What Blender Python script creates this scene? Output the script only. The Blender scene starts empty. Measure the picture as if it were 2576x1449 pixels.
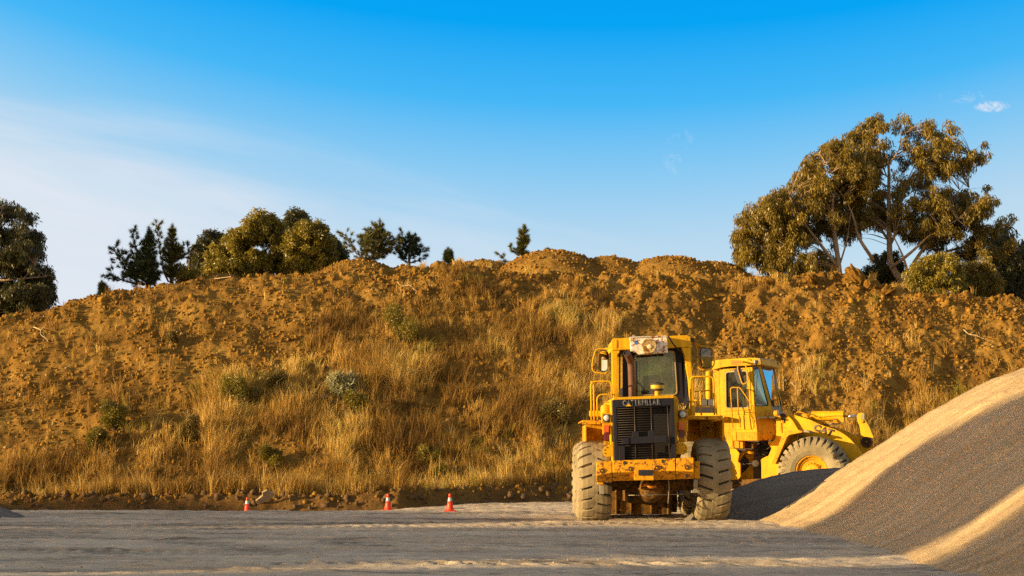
import bpy, bmesh, math, random
import numpy as np
from mathutils import Vector, Matrix
rng = np.random.default_rng(7)
random.seed(7)
SC = bpy.context.scene
DENOISE = False
COL = SC.collection
F, CX, HY, CH = 3750.0, 1288.0, 1162.0, 1.5     # lens in px of a 2576 px wide picture, centre column, horizon row, eye height

def P(px, py, D):
    """point at depth D (metres in front of the camera) seen at px, py"""
    return Vector(((px - CX) * D / F, D, CH + (HY - py) * D / F))

ZO = {  # enlarged crops used for measuring: origin and scale
 'A': (1415.0, 817.6, .21696), 'B': (1415.0, 1069.1, .19531), 'C': (1729.5, 867.9, .26904),
 'K': (1471.6, 836.4, .11717), 'L': (1672.9, 836.4, .18658), 'M': (1459.0, 930.8, .16496),
 'N': (1798.7, 880.5, .13017), 'O': (1937.0, 993.7, .13885), 'Q': (1798.7, 1056.6, .13021),
 'R': (1521.9, 1207.5, .09277), 'T': (1811.2, 239.0, .3645), 'V': (1.0, 1.0, 1.0)}
def zp(k, x, y):
    if k == 'V': return (x, y)
    o = ZO[k]; return (o[0] + x * o[2], o[1] + y * o[2])
def Z(k, x, y, D):
    return P(*zp(k, x, y), D)

# ------------------------------------------------------------------ noise
def _hash(ix, iy, s):
    n = (ix.astype(np.int64) * 374761393 + iy.astype(np.int64) * 668265263 + s * 1274126177) & 0xffffffff
    n = ((n ^ (n >> 13)) * 1274126177) & 0xffffffff
    return ((n ^ (n >> 16)) & 0xffff) / 65535.0
def vnoise(x, y, s=0):
    x = np.asarray(x, float); y = np.asarray(y, float)
    ix = np.floor(x); iy = np.floor(y); fx = x - ix; fy = y - iy
    u = fx * fx * fx * (fx * (fx * 6 - 15) + 10); v = fy * fy * fy * (fy * (fy * 6 - 15) + 10)
    a = _hash(ix, iy, s); b = _hash(ix + 1, iy, s); c = _hash(ix, iy + 1, s); d = _hash(ix + 1, iy + 1, s)
    return (a + (b - a) * u) * (1 - v) + (c + (d - c) * u) * v
def fbm(x, y, o=4, s=0, g=.5):
    t = 0; a = 1; n = 0
    for i in range(o):
        t = t + a * (vnoise(x * 2 ** i + 17.3 * i, y * 2 ** i - 9.1 * i, s + i) * 2 - 1); n += a; a *= g
    return t / n
def sstep(a, b, x):
    t = np.clip((np.asarray(x, float) - a) / (b - a), 0, 1); return t * t * (3 - 2 * t)
def cells(x, y, s=0):
    """distance to the nearest jittered point"""
    x = np.asarray(x, float); y = np.asarray(y, float)
    ix = np.floor(x); iy = np.floor(y); best = np.full(x.shape, 9.)
    for dx in (-1, 0, 1):
        for dy in (-1, 0, 1):
            jx = ix + dx; jy = iy + dy
            d = (jx + _hash(jx, jy, s) - x) ** 2 + (jy + _hash(jx, jy, s + 5) - y) ** 2
            best = np.minimum(best, d)
    return np.sqrt(best)

# ------------------------------------------------------------------ materials
def newmat(name):
    m = bpy.data.materials.new(name); m.use_nodes = True
    nt = m.node_tree; nt.nodes.clear()
    out = nt.nodes.new('ShaderNodeOutputMaterial'); b = nt.nodes.new('ShaderNodeBsdfPrincipled')
    nt.links.new(b.outputs[0], out.inputs[0])
    return m, nt, b
def N(nt, t, **kw):
    n = nt.nodes.new('ShaderNode' + t)
    for k, v in kw.items():
        if k in ('ins',):
            for a, b in v.items(): n.inputs[a].default_value = b
        else: setattr(n, k, v)
    return n
def noise(nt, sc, det=4, rough=.55, vec=None, dist=0.):
    n = N(nt, 'TexNoise'); n.inputs['Scale'].default_value = sc; n.inputs['Detail'].default_value = det
    n.inputs['Roughness'].default_value = rough; n.inputs['Distortion'].default_value = dist
    if vec is not None: nt.links.new(vec, n.inputs['Vector'])
    return n.outputs['Fac']
def ramp(nt, fac, stops, interp='LINEAR'):
    r = N(nt, 'ValToRGB'); r.color_ramp.interpolation = interp; e = r.color_ramp.elements
    while len(e) > 1: e.remove(e[-1])
    e[0].position = stops[0][0]; e[0].color = (*stops[0][1], 1)
    for p, c in stops[1:]:
        k = e.new(p); k.color = (*c, 1)
    nt.links.new(fac, r.inputs[0]); return r.outputs[0]
def g(v): return (v, v, v)
def mixc(nt, fac, a, b, mode='MIX'):
    m = N(nt, 'MixRGB'); m.blend_type = mode
    for i, v in ((0, fac), (1, a), (2, b)):
        if isinstance(v, (int, float)): m.inputs[i].default_value = v
        elif isinstance(v, tuple): m.inputs[i].default_value = (*v, 1)
        else: nt.links.new(v, m.inputs[i])
    return m.outputs[0]
def mth(nt, op, a, b=0., clamp=False):
    m = N(nt, 'Math', operation=op); m.use_clamp = clamp
    for i, v in ((0, a), (1, b)):
        if isinstance(v, (int, float)): m.inputs[i].default_value = v
        else: nt.links.new(v, m.inputs[i])
    return m.outputs[0]
def bump(nt, b, h, strength=.5, dist=.02):
    n = N(nt, 'Bump'); n.inputs['Strength'].default_value = strength; n.inputs['Distance'].default_value = dist
    nt.links.new(h, n.inputs['Height']); nt.links.new(n.outputs[0], b.inputs['Normal'])
def objco(nt, sc=(1, 1, 1)):
    t = N(nt, 'NewGeometry'); m = N(nt, 'Mapping'); m.inputs['Scale'].default_value = sc
    nt.links.new(t.outputs['Position'], m.inputs['Vector']); return m.outputs[0]
MATS = {}
def paint(name, col, rust=.18, rough=.45, grime=.35, rustcol=(.16, .055, .015), scale=1.0, metal=0.):
    if name in MATS: return MATS[name]
    m, nt, b = newmat(name)
    v = objco(nt)
    big = noise(nt, 1.3 * scale, 5, .6, v); fine = noise(nt, 9 * scale, 6, .65, v, .4)
    c2 = tuple(x * .72 for x in col); c3 = tuple(min(1, x * 1.08) for x in col)
    base = ramp(nt, big, [(.3, c2), (.55, col), (.75, c3)])
    vert = objco(nt, (7, 7, .7)); st = noise(nt, 2.0 * scale, 4, .6, vert)
    dirt = ramp(nt, st, [(.45, g(0)), (.75, g(1))])
    base = mixc(nt, mth(nt, 'MULTIPLY', dirt, grime), base, (.20, .10, .015))
    rm = ramp(nt, fine, [(.72 - rust, g(0)), (.76 - rust, g(1))])
    base = mixc(nt, rm, base, rustcol)
    nt.links.new(base, b.inputs['Base Color'])
    b.inputs['Specular IOR Level'].default_value = .25
    rr = ramp(nt, fine, [(.3, g(rough)), (.8, g(min(1, rough + .3)))])
    nt.links.new(rr, b.inputs['Roughness']); b.inputs['Metallic'].default_value = metal
    bump(nt, b, fine, .25, .004)
    MATS[name] = m; return m
def plain(name, col, rough=.6, metal=0., emis=None, spec=None):
    if name in MATS: return MATS[name]
    m, nt, b = newmat(name); v = objco(nt)
    f = noise(nt, 6, 5, .6, v)
    nt.links.new(ramp(nt, f, [(.3, tuple(x * .7 for x in col)), (.7, tuple(min(1, x * 1.2) for x in col))]), b.inputs['Base Color'])
    b.inputs['Roughness'].default_value = rough; b.inputs['Metallic'].default_value = metal
    if spec is not None: b.inputs['Specular IOR Level'].default_value = spec
    bump(nt, b, noise(nt, 60, 3, .6, v), .15, .003)
    MATS[name] = m; return m
def soil(name, cols, sc=1.0, bstr=.8, bdist=.03, gravel=30., streak=None, rough=.95):
    if name in MATS: return MATS[name]
    m, nt, b = newmat(name); v = objco(nt)
    n1 = noise(nt, .35 * sc, 6, .6, v); n2 = noise(nt, 4.5 * sc, 6, .7, v); n3 = noise(nt, gravel, 4, .7, v)
    mix = mth(nt, 'ADD', mth(nt, 'MULTIPLY', n1, .5), mth(nt, 'ADD', mth(nt, 'MULTIPLY', n2, .3), mth(nt, 'MULTIPLY', n3, .2)))
    if streak is not None:
        sv = objco(nt, streak); n4 = noise(nt, 1., 5, .65, sv)
        mix = mth(nt, 'ADD', mth(nt, 'MULTIPLY', mix, .6), mth(nt, 'MULTIPLY', n4, .4))
    c = ramp(nt, mix, [(.36, cols[0]), (.5, cols[1]), (.63, cols[2])])
    sp = ramp(nt, n3, [(.60, g(0)), (.72, g(1))]); c = mixc(nt, mth(nt, 'MULTIPLY', sp, .35), c, cols[3])
    nt.links.new(c, b.inputs['Base Color']); b.inputs['Roughness'].default_value = rough
    b.inputs['Specular IOR Level'].default_value = .15
    h = mth(nt, 'ADD', mth(nt, 'MULTIPLY', n2, .6), mth(nt, 'MULTIPLY', n3, .4))
    bump(nt, b, h, bstr, bdist)
    MATS[name] = m; return m
def leafmat(name, col, col2, trans=.35):
    if name in MATS: return MATS[name]
    m, nt, b = newmat(name)
    a = N(nt, 'Attribute'); a.attribute_name = 'tone'
    c = ramp(nt, a.outputs['Fac'], [(0, col), (1, col2)])
    nt.links.new(c, b.inputs['Base Color']); b.inputs['Roughness'].default_value = .4
    b.inputs['Specular IOR Level'].default_value = .5
    tr = N(nt, 'BsdfTranslucent'); nt.links.new(c, tr.inputs[0])
    mx = N(nt, 'MixShader'); mx.inputs[0].default_value = trans
    nt.links.new(b.outputs[0], mx.inputs[1]); nt.links.new(tr.outputs[0], mx.inputs[2])
    nt.links.new(mx.outputs[0], nt.nodes['Material Output'].inputs[0])
    MATS[name] = m; return m

# ------------------------------------------------------------------ mesh helpers
def npmesh(name, V, Fc, mat, smooth=False, tone=None):
    V = np.ascontiguousarray(V, dtype=np.float32); Fc = np.ascontiguousarray(Fc, dtype=np.int32)
    k = Fc.shape[1]; me = bpy.data.meshes.new(name)
    me.vertices.add(len(V)); me.vertices.foreach_set('co', V.ravel())
    me.loops.add(Fc.size); me.loops.foreach_set('vertex_index', Fc.ravel())
    me.polygons.add(len(Fc)); me.polygons.foreach_set('loop_start', np.arange(0, Fc.size, k, dtype=np.int32))
    me.polygons.foreach_set('loop_total', np.full(len(Fc), k, dtype=np.int32))
    if smooth: me.polygons.foreach_set('use_smooth', np.ones(len(Fc), dtype=bool))
    if tone is not None:
        at = me.attributes.new('tone', 'FLOAT', 'POINT'); at.data.foreach_set('value', np.ascontiguousarray(tone, dtype=np.float32))
    me.update(calc_edges=True); me.materials.append(mat)
    return me
def link(name, me, parent=None, loc=None):
    o = bpy.data.objects.new(name, me); COL.objects.link(o)
    if parent is not None: o.parent = parent
    if loc is not None: o.location = loc
    return o
def tag(o, label=None, cat=None, group=None, kind=None):
    for k, v in (('label', label), ('category', cat), ('group', group), ('kind', kind)):
        if v: o[k] = v
    return o
def root(name, loc, label, cat, group=None):
    o = bpy.data.objects.new(name, None); COL.objects.link(o); o.location = loc; o.empty_display_size = .3
    return tag(o, label, cat, group)

class MB:
    """collects shapes in world coordinates and links them as one mesh"""
    def __init__(s): s.v = []; s.f = []
    def add(s, vs, fs):
        b = len(s.v); s.v += [Vector(p) for p in vs]; s.f += [tuple(b + i for i in q) for q in fs]; return s
    def prism(s, poly, d):
        """polygon (world points) swept along the vector d"""
        poly = [Vector(p) for p in poly]; d = Vector(d); n = len(poly)
        return s.add(poly + [p + d for p in poly], [tuple(range(n)), tuple(range(2 * n - 1, n - 1, -1))] + [(i, i + n, (i + 1) % n + n, (i + 1) % n) for i in range(n)])
    def box(s, c, size, rot=None):
        c = Vector(c); x, y, z = [k / 2 for k in size]; vs = []
        for a in (-1, 1):
            for b in (-1, 1):
                for e in (-1, 1):
                    p = Vector((a * x, b * y, e * z)); vs.append(c + (rot @ p if rot else p))
        return s.add(vs, [(0, 1, 3, 2), (4, 6, 7, 5), (0, 4, 5, 1), (2, 3, 7, 6), (0, 2, 6, 4), (1, 5, 7, 3)])
    def tube(s, path, r, n=8, fillet=0., caps=True):
        path = [Vector(p) for p in path]
        if fillet > 0 and len(path) > 2:
            q = [path[0]]
            for i in range(1, len(path) - 1):
                a, b, c = path[i - 1], path[i], path[i + 1]
                f1 = min(fillet, (a - b).length * .48); f2 = min(fillet, (c - b).length * .48)
                p0 = b + (a - b).normalized() * f1; p2 = b + (c - b).normalized() * f2
                for t in (0, .2, .4, .6, .8, 1): q.append(p0 * (1 - t) ** 2 + b * 2 * t * (1 - t) + p2 * t * t)
            q.append(path[-1]); path = q
        rr = r if isinstance(r, (list, tuple)) else [r] * len(path)
        if len(rr) != len(path): rr = [rr[0] + (rr[-1] - rr[0]) * i / (len(path) - 1) for i in range(len(path))]
        vs = []; T = (path[1] - path[0]).normalized()
        up = Vector((0, 0, 1)) if abs(T.z) < .9 else Vector((1, 0, 0))
        X = T.cross(up).normalized()
        for i, p in enumerate(path):
            T = (path[min(i + 1, len(path) - 1)] - path[max(i - 1, 0)]).normalized()
            X = (X - T * X.dot(T)).normalized(); Y = T.cross(X)
            for k in range(n):
                a = 2 * math.pi * k / n; vs.append(p + (X * math.cos(a) + Y * math.sin(a)) * rr[i])
        m = len(path); fs = [(i * n + k, i * n + (k + 1) % n, (i + 1) * n + (k + 1) % n, (i + 1) * n + k) for i in range(m - 1) for k in range(n)]
        if caps: fs += [tuple(range(n - 1, -1, -1)), tuple((m - 1) * n + k for k in range(n))]
        return s.add(vs, fs)
    def lathe(s, o, axis, prof, n=32, caps=True):
        """prof: list of (distance along the axis, radius)"""
        o = Vector(o); A = Vector(axis).normalized(); up = Vector((0, 0, 1)) if abs(A.z) < .9 else Vector((1, 0, 0))
        X = A.cross(up).normalized(); Y = A.cross(X); vs = []
        for h, r in prof:
            for k in range(n):
                a = 2 * math.pi * k / n; vs.append(o + A * h + (X * math.cos(a) + Y * math.sin(a)) * r)
        m = len(prof); fs = [(i * n + k, i * n + (k + 1) % n, (i + 1) * n + (k + 1) % n, (i + 1) * n + k) for i in range(m - 1) for k in range(n)]
        if caps: fs += [tuple(range(n - 1, -1, -1)), tuple((m - 1) * n + k for k in range(n))]
        return s.add(vs, fs)
    def build(s, name, mat, parent=None, bevel=.012, smooth=False, label=None, seg=2):
        off = parent_world(parent)
        me = bpy.data.meshes.new(name); me.from_pydata([p - off for p in s.v], [], s.f)
        bm = bmesh.new(); bm.from_mesh(me); bmesh.ops.recalc_face_normals(bm, faces=bm.faces); bm.to_mesh(me); bm.free()
        me.materials.append(mat)
        if smooth:
            for p in me.polygons: p.use_smooth = True
        o = link(name, me, parent)
        if bevel:
            b = o.modifiers.new('bevel', 'BEVEL'); b.width = bevel; b.segments = seg; b.limit_method = 'ANGLE'; b.angle_limit = math.radians(35)
            b.harden_normals = False
        if smooth and bevel is not None:
            try: me.set_sharp_from_angle(angle=math.radians(40))
            except Exception: pass
        if label: o['label'] = label
        return o
def parent_world(o):
    v = Vector((0, 0, 0))
    while o is not None: v = v + o.location; o = o.parent
    return v
def rounded(pts, r, n=4):
    """round the corners of a planar polygon of Vectors"""
    q = []; m = len(pts)
    for i in range(m):
        a, b, c = Vector(pts[i - 1]), Vector(pts[i]), Vector(pts[(i + 1) % m])
        f1 = min(r, (a - b).length * .45); f2 = min(r, (c - b).length * .45)
        p0 = b + (a - b).normalized() * f1; p2 = b + (c - b).normalized() * f2
        for k in range(n + 1):
            t = k / n; q.append(p0 * (1 - t) ** 2 + b * 2 * t * (1 - t) + p2 * t * t)
    return q
def ring(mb, outer, inner, d):
    """a frame: outer and inner loops with the same count, swept along d"""
    outer = [Vector(p) for p in outer]; inner = [Vector(p) for p in inner]; n = len(outer); d = Vector(d)
    vs = outer + inner + [p + d for p in outer] + [p + d for p in inner]; fs = []
    for i in range(n):
        j = (i + 1) % n
        fs += [(i, j, n + j, n + i), (2 * n + i, 3 * n + i, 3 * n + j, 2 * n + j), (i, 2 * n + i, 2 * n + j, j), (n + i, n + j, 3 * n + j, 3 * n + i)]
    return mb.add(vs, fs)
def inset(pts, f):
    c = sum((Vector(p) for p in pts), Vector()) / len(pts)
    out = []
    for p in pts:
        p = Vector(p); L = (c - p).length; out.append(p + (c - p) * min(.9, f / L))
    return out
def textmesh(s, origin, X, Y, size, depth, name, mat, parent, bold=.0, fitw=None, label=None):
    cu = bpy.data.curves.new('t', 'FONT'); cu.body = s; cu.size = 1; cu.extrude = .0; cu.offset = bold; cu.space_character = 1.05
    o = bpy.data.objects.new('t', cu); COL.objects.link(o); bpy.context.view_layer.update()
    dg = bpy.context.evaluated_depsgraph_get(); me = bpy.data.meshes.new_from_object(o.evaluated_get(dg))
    bpy.data.objects.remove(o); bpy.data.curves.remove(cu)
    bm = bmesh.new(); bm.from_mesh(me); r = bmesh.ops.extrude_face_region(bm, geom=bm.faces[:])
    for v in [e for e in r['geom'] if isinstance(e, bmesh.types.BMVert)]: v.co.z += 1
    bm.to_mesh(me); bm.free()
    xs = [v.co.x for v in me.vertices]; ys = [v.co.y for v in me.vertices]
    x0, w, y0, h = min(xs), max(xs) - min(xs), min(ys), max(ys) - min(ys)
    X = Vector(X).normalized(); Y = Vector(Y).normalized(); n = X.cross(Y).normalized()
    sx = (fitw or size * w / h) / w; sy = size / h; off = parent_world(parent); O = Vector(origin) - off
    for v in me.vertices:
        v.co = O + X * (v.co.x - x0) * sx + Y * (v.co.y - y0) * sy + n * (v.co.z * depth)
    me.materials.clear(); me.materials.append(mat); me.name = name
    ob = link(name, me, parent)
    if label: ob['label'] = label
    return ob
# ------------------------------------------------------------------ render, camera, light
r_ = SC.render; SC.render.engine = 'CYCLES'
SC.cycles.use_denoising = DENOISE; SC.cycles.max_bounces = 6; SC.cycles.diffuse_bounces = 3; SC.cycles.transparent_max_bounces = 12
SC.cycles.use_adaptive_sampling = False; SC.cycles.sample_clamp_indirect = 2.5; SC.cycles.blur_glossy = 1.
SC.view_settings.view_transform = 'Standard'; SC.view_settings.look = 'None'; SC.view_settings.exposure = .95; SC.view_settings.gamma = 1.
cam = bpy.data.cameras.new('camera'); cam.sensor_width = 36; cam.lens = F / 2576 * 36; cam.shift_y = (HY - 724.5) / 2576
cam.clip_start = .1; cam.clip_end = 9000
co = bpy.data.objects.new('camera', cam); COL.objects.link(co); co.location = (0, 0, CH); co.rotation_euler = (math.pi / 2, 0, 0); SC.camera = co
ELEV, AZ = math.radians(9.0), math.radians(70)       # the sun stands low, behind the camera to its left
LD = Vector((math.sin(AZ) * math.cos(ELEV), math.cos(AZ) * math.cos(ELEV), -math.sin(ELEV)))   # the way the light travels
sun = bpy.data.lights.new('sun', 'SUN'); sun.energy = 5.0; sun.angle = math.radians(.5); sun.color = (1., .72, .35)
so = bpy.data.objects.new('sun', sun); COL.objects.link(so); so.rotation_euler = LD.to_track_quat('-Z', 'Y').to_euler(); so.location = (-30, -20, 20)

W = bpy.data.worlds.new('World'); SC.world = W; W.use_nodes = True; nt = W.node_tree; nt.nodes.clear()
wo = N(nt, 'OutputWorld'); bg = N(nt, 'Background'); bg.inputs[1].default_value = .1; nt.links.new(bg.outputs[0], wo.inputs[0])
sky = N(nt, 'TexSky'); sky.sky_type = 'NISHITA'; sky.sun_disc = False; sky.sun_elevation = ELEV; sky.sun_rotation = math.atan2(-LD.x, -LD.y)
sky.ozone_density = 2.; sky.dust_density = .6; sky.air_density = 1.
tc = N(nt, 'TexCoord'); sx = N(nt, 'SeparateXYZ'); nt.links.new(tc.outputs['Generated'], sx.inputs[0])
ymax = mth(nt, 'MAXIMUM', sx.outputs[1], .05)
u = mth(nt, 'DIVIDE', sx.outputs[0], ymax); v = mth(nt, 'DIVIDE', sx.outputs[2], ymax)
K = 10. * 2 ** -.95
def lin(c): return tuple(((x / 255 / 12.92) if x / 255 <= .04045 else ((x / 255 + .055) / 1.055) ** 2.4) for x in c)
def sc10(c): return tuple(x * 1. for x in lin(c))
vv = mth(nt, 'ADD', mth(nt, 'MULTIPLY', v, 2.5), 0.)          # .12-.31 -> .3-.78
# the blue deepens upwards and is deepest right of the middle
du = mth(nt, 'MINIMUM', mth(nt, 'ABSOLUTE', mth(nt, 'SUBTRACT', u, .06)), mth(nt, 'MAXIMUM', mth(nt, 'SUBTRACT', .62, u), .1))
vt = mth(nt, 'SUBTRACT', vv, mth(nt, 'MULTIPLY', mth(nt, 'MULTIPLY', du, du), 1.1))
base = ramp(nt, vt, [(.25, sc10((205, 226, 238))), (.37, sc10((182, 216, 239))), (.49, sc10((134, 201, 243))), (.60, sc10((70, 183, 246))), (.73, sc10((8, 164, 244))), (1., sc10((0, 140, 232)))])
cv = N(nt, 'CombineXYZ'); nt.links.new(u, cv.inputs[0]); nt.links.new(v, cv.inputs[1])
mr = N(nt, 'Mapping'); mr.inputs['Rotation'].default_value = (0, 0, .24); nt.links.new(cv.outputs[0], mr.inputs[0])
mp = N(nt, 'Mapping'); mp.inputs['Scale'].default_value = (3., 24, 1); nt.links.new(mr.outputs[0], mp.inputs[0])
n1 = noise(nt, 1., 5, .55, mp.outputs[0], .6)
# thin high veil, thickest low on the left
hz = mth(nt, 'SUBTRACT', mth(nt, 'SUBTRACT', 
    .272, mth(nt, 'MULTIPLY', mth(nt, 'ADD', u, .343), .26)), v)
hz = mth(nt, 'ADD', hz, mth(nt, 'MULTIPLY', mth(nt, 'SUBTRACT', n1, .5), .17))
hz = mth(nt, 'DIVIDE', hz, .125, True)
hz = mth(nt, 'MULTIPLY', mth(nt, 'MULTIPLY', hz, hz), mth(nt, 'SUBTRACT', 3., mth(nt, 'MULTIPLY', hz, 2.)))
wt = mth(nt, 'SUBTRACT', .66, mth(nt, 'MULTIPLY', u, .75), True)
hz = mth(nt, 'MULTIPLY', mth(nt, 'MULTIPLY', hz, wt), mth(nt, 'ADD', .72, mth(nt, 'MULTIPLY', n1, .55)), True)
col = mixc(nt, hz, base, sc10((226, 232, 242)))
# small puffs
def puff(cu, cvv, ru, rv, thr, s):
    a = mth(nt, 'DIVIDE', mth(nt, 'SUBTRACT', u, cu), ru); b = mth(nt, 'DIVIDE', mth(nt, 'SUBTRACT', v, cvv), rv)
    d = mth(nt, 'SUBTRACT', 1., mth(nt, 'ADD', mth(nt, 'MULTIPLY', a, a), mth(nt, 'MULTIPLY', b, b)))
    nn = noise(nt, s, 5, .7, cv.outputs[0], .5)
    return mth(nt, 'MULTIPLY', mth(nt, 'MULTIPLY', mth(nt, 'SUBTRACT', nn, thr), 5., True), mth(nt, 'MULTIPLY', d, 1.5, True), True)
for cu, cvv, ru, rv, thr, s, st in ((.322, .2384, .013, .0042, .40, 150, .7), (.112, .208, .013, .017, .50, 70, .40), (.303, .245, .02, .005, .5, 110, .25)):
    pf = puff(cu, cvv, ru, rv, thr, s)
    col = mixc(nt, mth(nt, 'MULTIPLY', pf, st), col, sc10((240, 238, 244)))
mul = N(nt, 'VectorMath', operation='SCALE'); nt.links.new(col, mul.inputs[0]); mul.inputs['Scale'].default_value = K
front = mth(nt, 'MULTIPLY', mth(nt, 'ADD', sx.outputs[1], -.15), 2.2, True)
front = mth(nt, 'MULTIPLY', front, mth(nt, 'MULTIPLY', mth(nt, 'SUBTRACT', .75, v), 3., True))
skyc = mixc(nt, 1., sky.outputs[0], (2.3, 1.5, 1.05), 'MULTIPLY')
nt.links.new(mixc(nt, front, skyc, mul.outputs[0]), bg.inputs[0])

# ------------------------------------------------------------------ ground of the yard
def ground_z(x, y):
    x = np.asarray(x, float); y = np.asarray(y, float)
    z = -.27 * sstep(45, 50.5, y) * sstep(0, -7, x)
    z = z - .10 * np.exp(-((x + .5) / 6.) ** 2 - ((y - 39.5) / 1.7) ** 2) + .05 * np.exp(-((y - 36.3) / 1.2) ** 2) * sstep(-14, -2, x)
    z = z + .045 * fbm(x * .16, y * .22, 3, 11) * sstep(12, 20, y)
    z = z + .02 * sstep(4, 1, np.abs(x - 5.6)) * 0
    return z
TRK = [(-9., 71., 34.5, .45), (-9., 71., 37.0, .45), (-2., 12., 19.3, .4), (-2., 12., 21.6, .4), (-30., 5., 33., .5), (-30., 5., 35.4, .5), (9., 75., 43.5, .5), (9., 75., 46.0, .5), (-16., 90., 55.5, .5), (-16., 90., 58.0, .5), (-5., -40., 67., .5), (-5., -40., 69.4, .5), (3., 110., 83.2, .45), (3., 110., 85.6, .45)]
def tracks(x, y):
    """curved tyre tracks: 1 on the pressed strip, with the lugs printed in it"""
    m = 0. * x; lug = 0. * x
    for i, (cx, cy, R, w) in enumerate(TRK):
        d = np.hypot(x - cx, y - cy) - R + .12 * fbm(x * .3, y * .3, 2, i); a = np.arctan2(y - cy, x - cx) * R
        k = np.exp(-(d / w) ** 4) * sstep(-.25, .25, fbm(x * .12 + i, y * .12, 2, 40 + i)); m = np.maximum(m, k)
        lug = np.maximum(lug, k * (np.sin(a * 2 * math.pi / .30 + np.abs(d) * 9) > .1))
    return m, lug
def prints(x, y):
    p = 0. * x
    for (c0, x0, x1, sp, w) in ((27.9, 3.7, 8.2, .34, .30), (24.6, 3.0, 7.2, .42, .2), (32.3, -3, 7, .36, .22), (29.6, -1., 5.5, .42, .2), (21.9, -4, 6, .4, .2), (25.9, -3.5, 6.5, .5, .12), (30.9, 2, 7, .3, .12)):
        cc = c0 + .12 * fbm(x * .4, c0, 2, 6); m = sstep(x0, x0 + .3, x) * sstep(x1, x1 - .3, x) * np.exp(-((y - cc) / w) ** 4) * (.45 + .9 * vnoise(x * 1.3, y * 3, 9))
        p = np.maximum(p, m * (np.sin((x + (y - cc) * .6) * 2 * math.pi / sp + 1.6 * fbm(x, y, 2, 8)) > .25))
    return np.clip(p, 0, 1)
def ground_tone(x, y):
    pr = prints(x, y)
    m, lug = tracks(x, y); p = sstep(.10, .45, fbm(x * .30, y * .95, 5, 201, .6)); q = sstep(.22, .40, fbm(x * .9, y * 4.2, 4, 211, .6))
    s = np.exp(-((y - 40.6 + .04 * x + .3 * fbm(x * .3, y, 2, 5)) / .5) ** 2) * sstep(-9, -4, x) + .8 * np.exp(-((y - 43.5) / .8) ** 2) * sstep(-6, -3, x) * sstep(3.5, 1, x) + .7 * np.exp(-((y - 41.2 - .03 * x) / .35) ** 2) * sstep(-10, -12, x)
    return np.clip(.15 + .28 * m + .35 * lug + .40 * p + .55 * q + .6 * s + .75 * pr - .25 * sstep(.1, .5, fbm(x * .22 + 7, y * .8, 4, 221)), 0, 1)
def fine_ground(x, y):
    z = ground_z(x, y)
    # wheel ruts sweeping across the yard
    for (c0, sl, bend, dep, w) in ((24.6, .03, 0, .035, .5), (27.3, .02, .0, .04, .45), (30.2, .015, .0, .03, .5), (21.6, .04, 0, .03, .4), (41.5, -.05, 0.002, .05, .6), (43.4, -.06, .002, .05, .5), (37.6, -.02, 0, .02, .5)):
        cc = c0 + sl * x + bend * x * x + .25 * fbm(x * .2, c0, 2, 3)
        z = z - dep * .5 * np.exp(-((y - cc) / w) ** 2) + dep * .3 * np.exp(-((y - cc - w * 1.5) / (w * .5)) ** 2)
    m_, l_ = tracks(x, y); kz = 1 - .85 * np.exp(-((y - 21.9) / 1.5) ** 4); z = z - kz * (.012 * m_ + .020 * l_)
    z = z - .05 * prints(x, y)
    rr = fbm(x * 1.3, y * 2.2, 4, 21); z = z + .014 * rr
    z = z + .05 * np.clip(fbm(x * 1.1, y * 2.6, 4, 33) - .2, 0, 1) * 1.5 + .006 * fbm(x * .5 + 3 * fbm(x * .1, y * .1, 2, 4), y * 3.2, 3, 35)
    z = z + .022 * fbm(x * 6, y * 6, 3, 41, .7)
    return z
xs = np.concatenate([[-3000, -600, -150, -60, -40, -30, -25], np.arange(-20, 16.01, .06), [20, 25, 30, 45, 70, 160, 600, 3000]])
ys = np.concatenate([[-3000, -500, -100, -30, 0, 8, 12, 15, 17], np.arange(18.5, 57, .055), [60, 70, 100, 160, 400, 1200, 6000]])
def grid(xs, ys, fz, name, mat, smooth=True, ft=None):
    X, Y = np.meshgrid(xs, ys); Zv = fz(X, Y); nx, ny = len(xs), len(ys)
    idx = np.arange(nx * ny).reshape(ny, nx)
    Fq = np.stack([idx[:-1, :-1], idx[:-1, 1:], idx[1:, 1:], idx[1:, :-1]], -1).reshape(-1, 4)
    return npmesh(name, np.stack([X, Y, Zv], -1).reshape(-1, 3), Fq, mat, smooth, None if ft is None else ft(X, Y).ravel())
m_ground = soil('yard_dirt', [(.36, .275, .185), (.62, .485, .325), (.80, .64, .43), (.80, .66, .46)], 1.0, .8, .035, 22., (.14, .95, 1))
nt = m_ground.node_tree; b = [n for n in nt.nodes if n.type == 'BSDF_PRINCIPLED'][0]; lk = b.inputs['Base Color'].links[0].from_socket
at = N(nt, 'Attribute'); at.attribute_name = 'tone'; t1 = at.outputs['Fac']      # damp and dirty patches; tracks and prints carry their shade in the colour
t2 = ramp(nt, noise(nt, 1., 6, .75, objco(nt, (.8, 7., 1)), 2.), [(.56, g(0)), (.62, g(1))])
c_ = mixc(nt, mth(nt, 'MULTIPLY', t1, .92), lk, (.15, .115, .078)); c_ = mixc(nt, mth(nt, 'MULTIPLY', t2, .45), c_, (.17, .13, .09))
t3 = ramp(nt, noise(nt, 1., 5, .6, objco(nt, (.10, .5, 1)), .8), [(.42, g(0)), (.6, g(1))]); c_ = mixc(nt, mth(nt, 'MULTIPLY', t3, .35), c_, (.80, .68, .52))
nt.links.new(c_, b.inputs['Base Color'])
tag(link('ground', grid(xs, ys, fine_ground, 'ground', m_ground, ft=ground_tone)), kind='structure')

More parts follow.
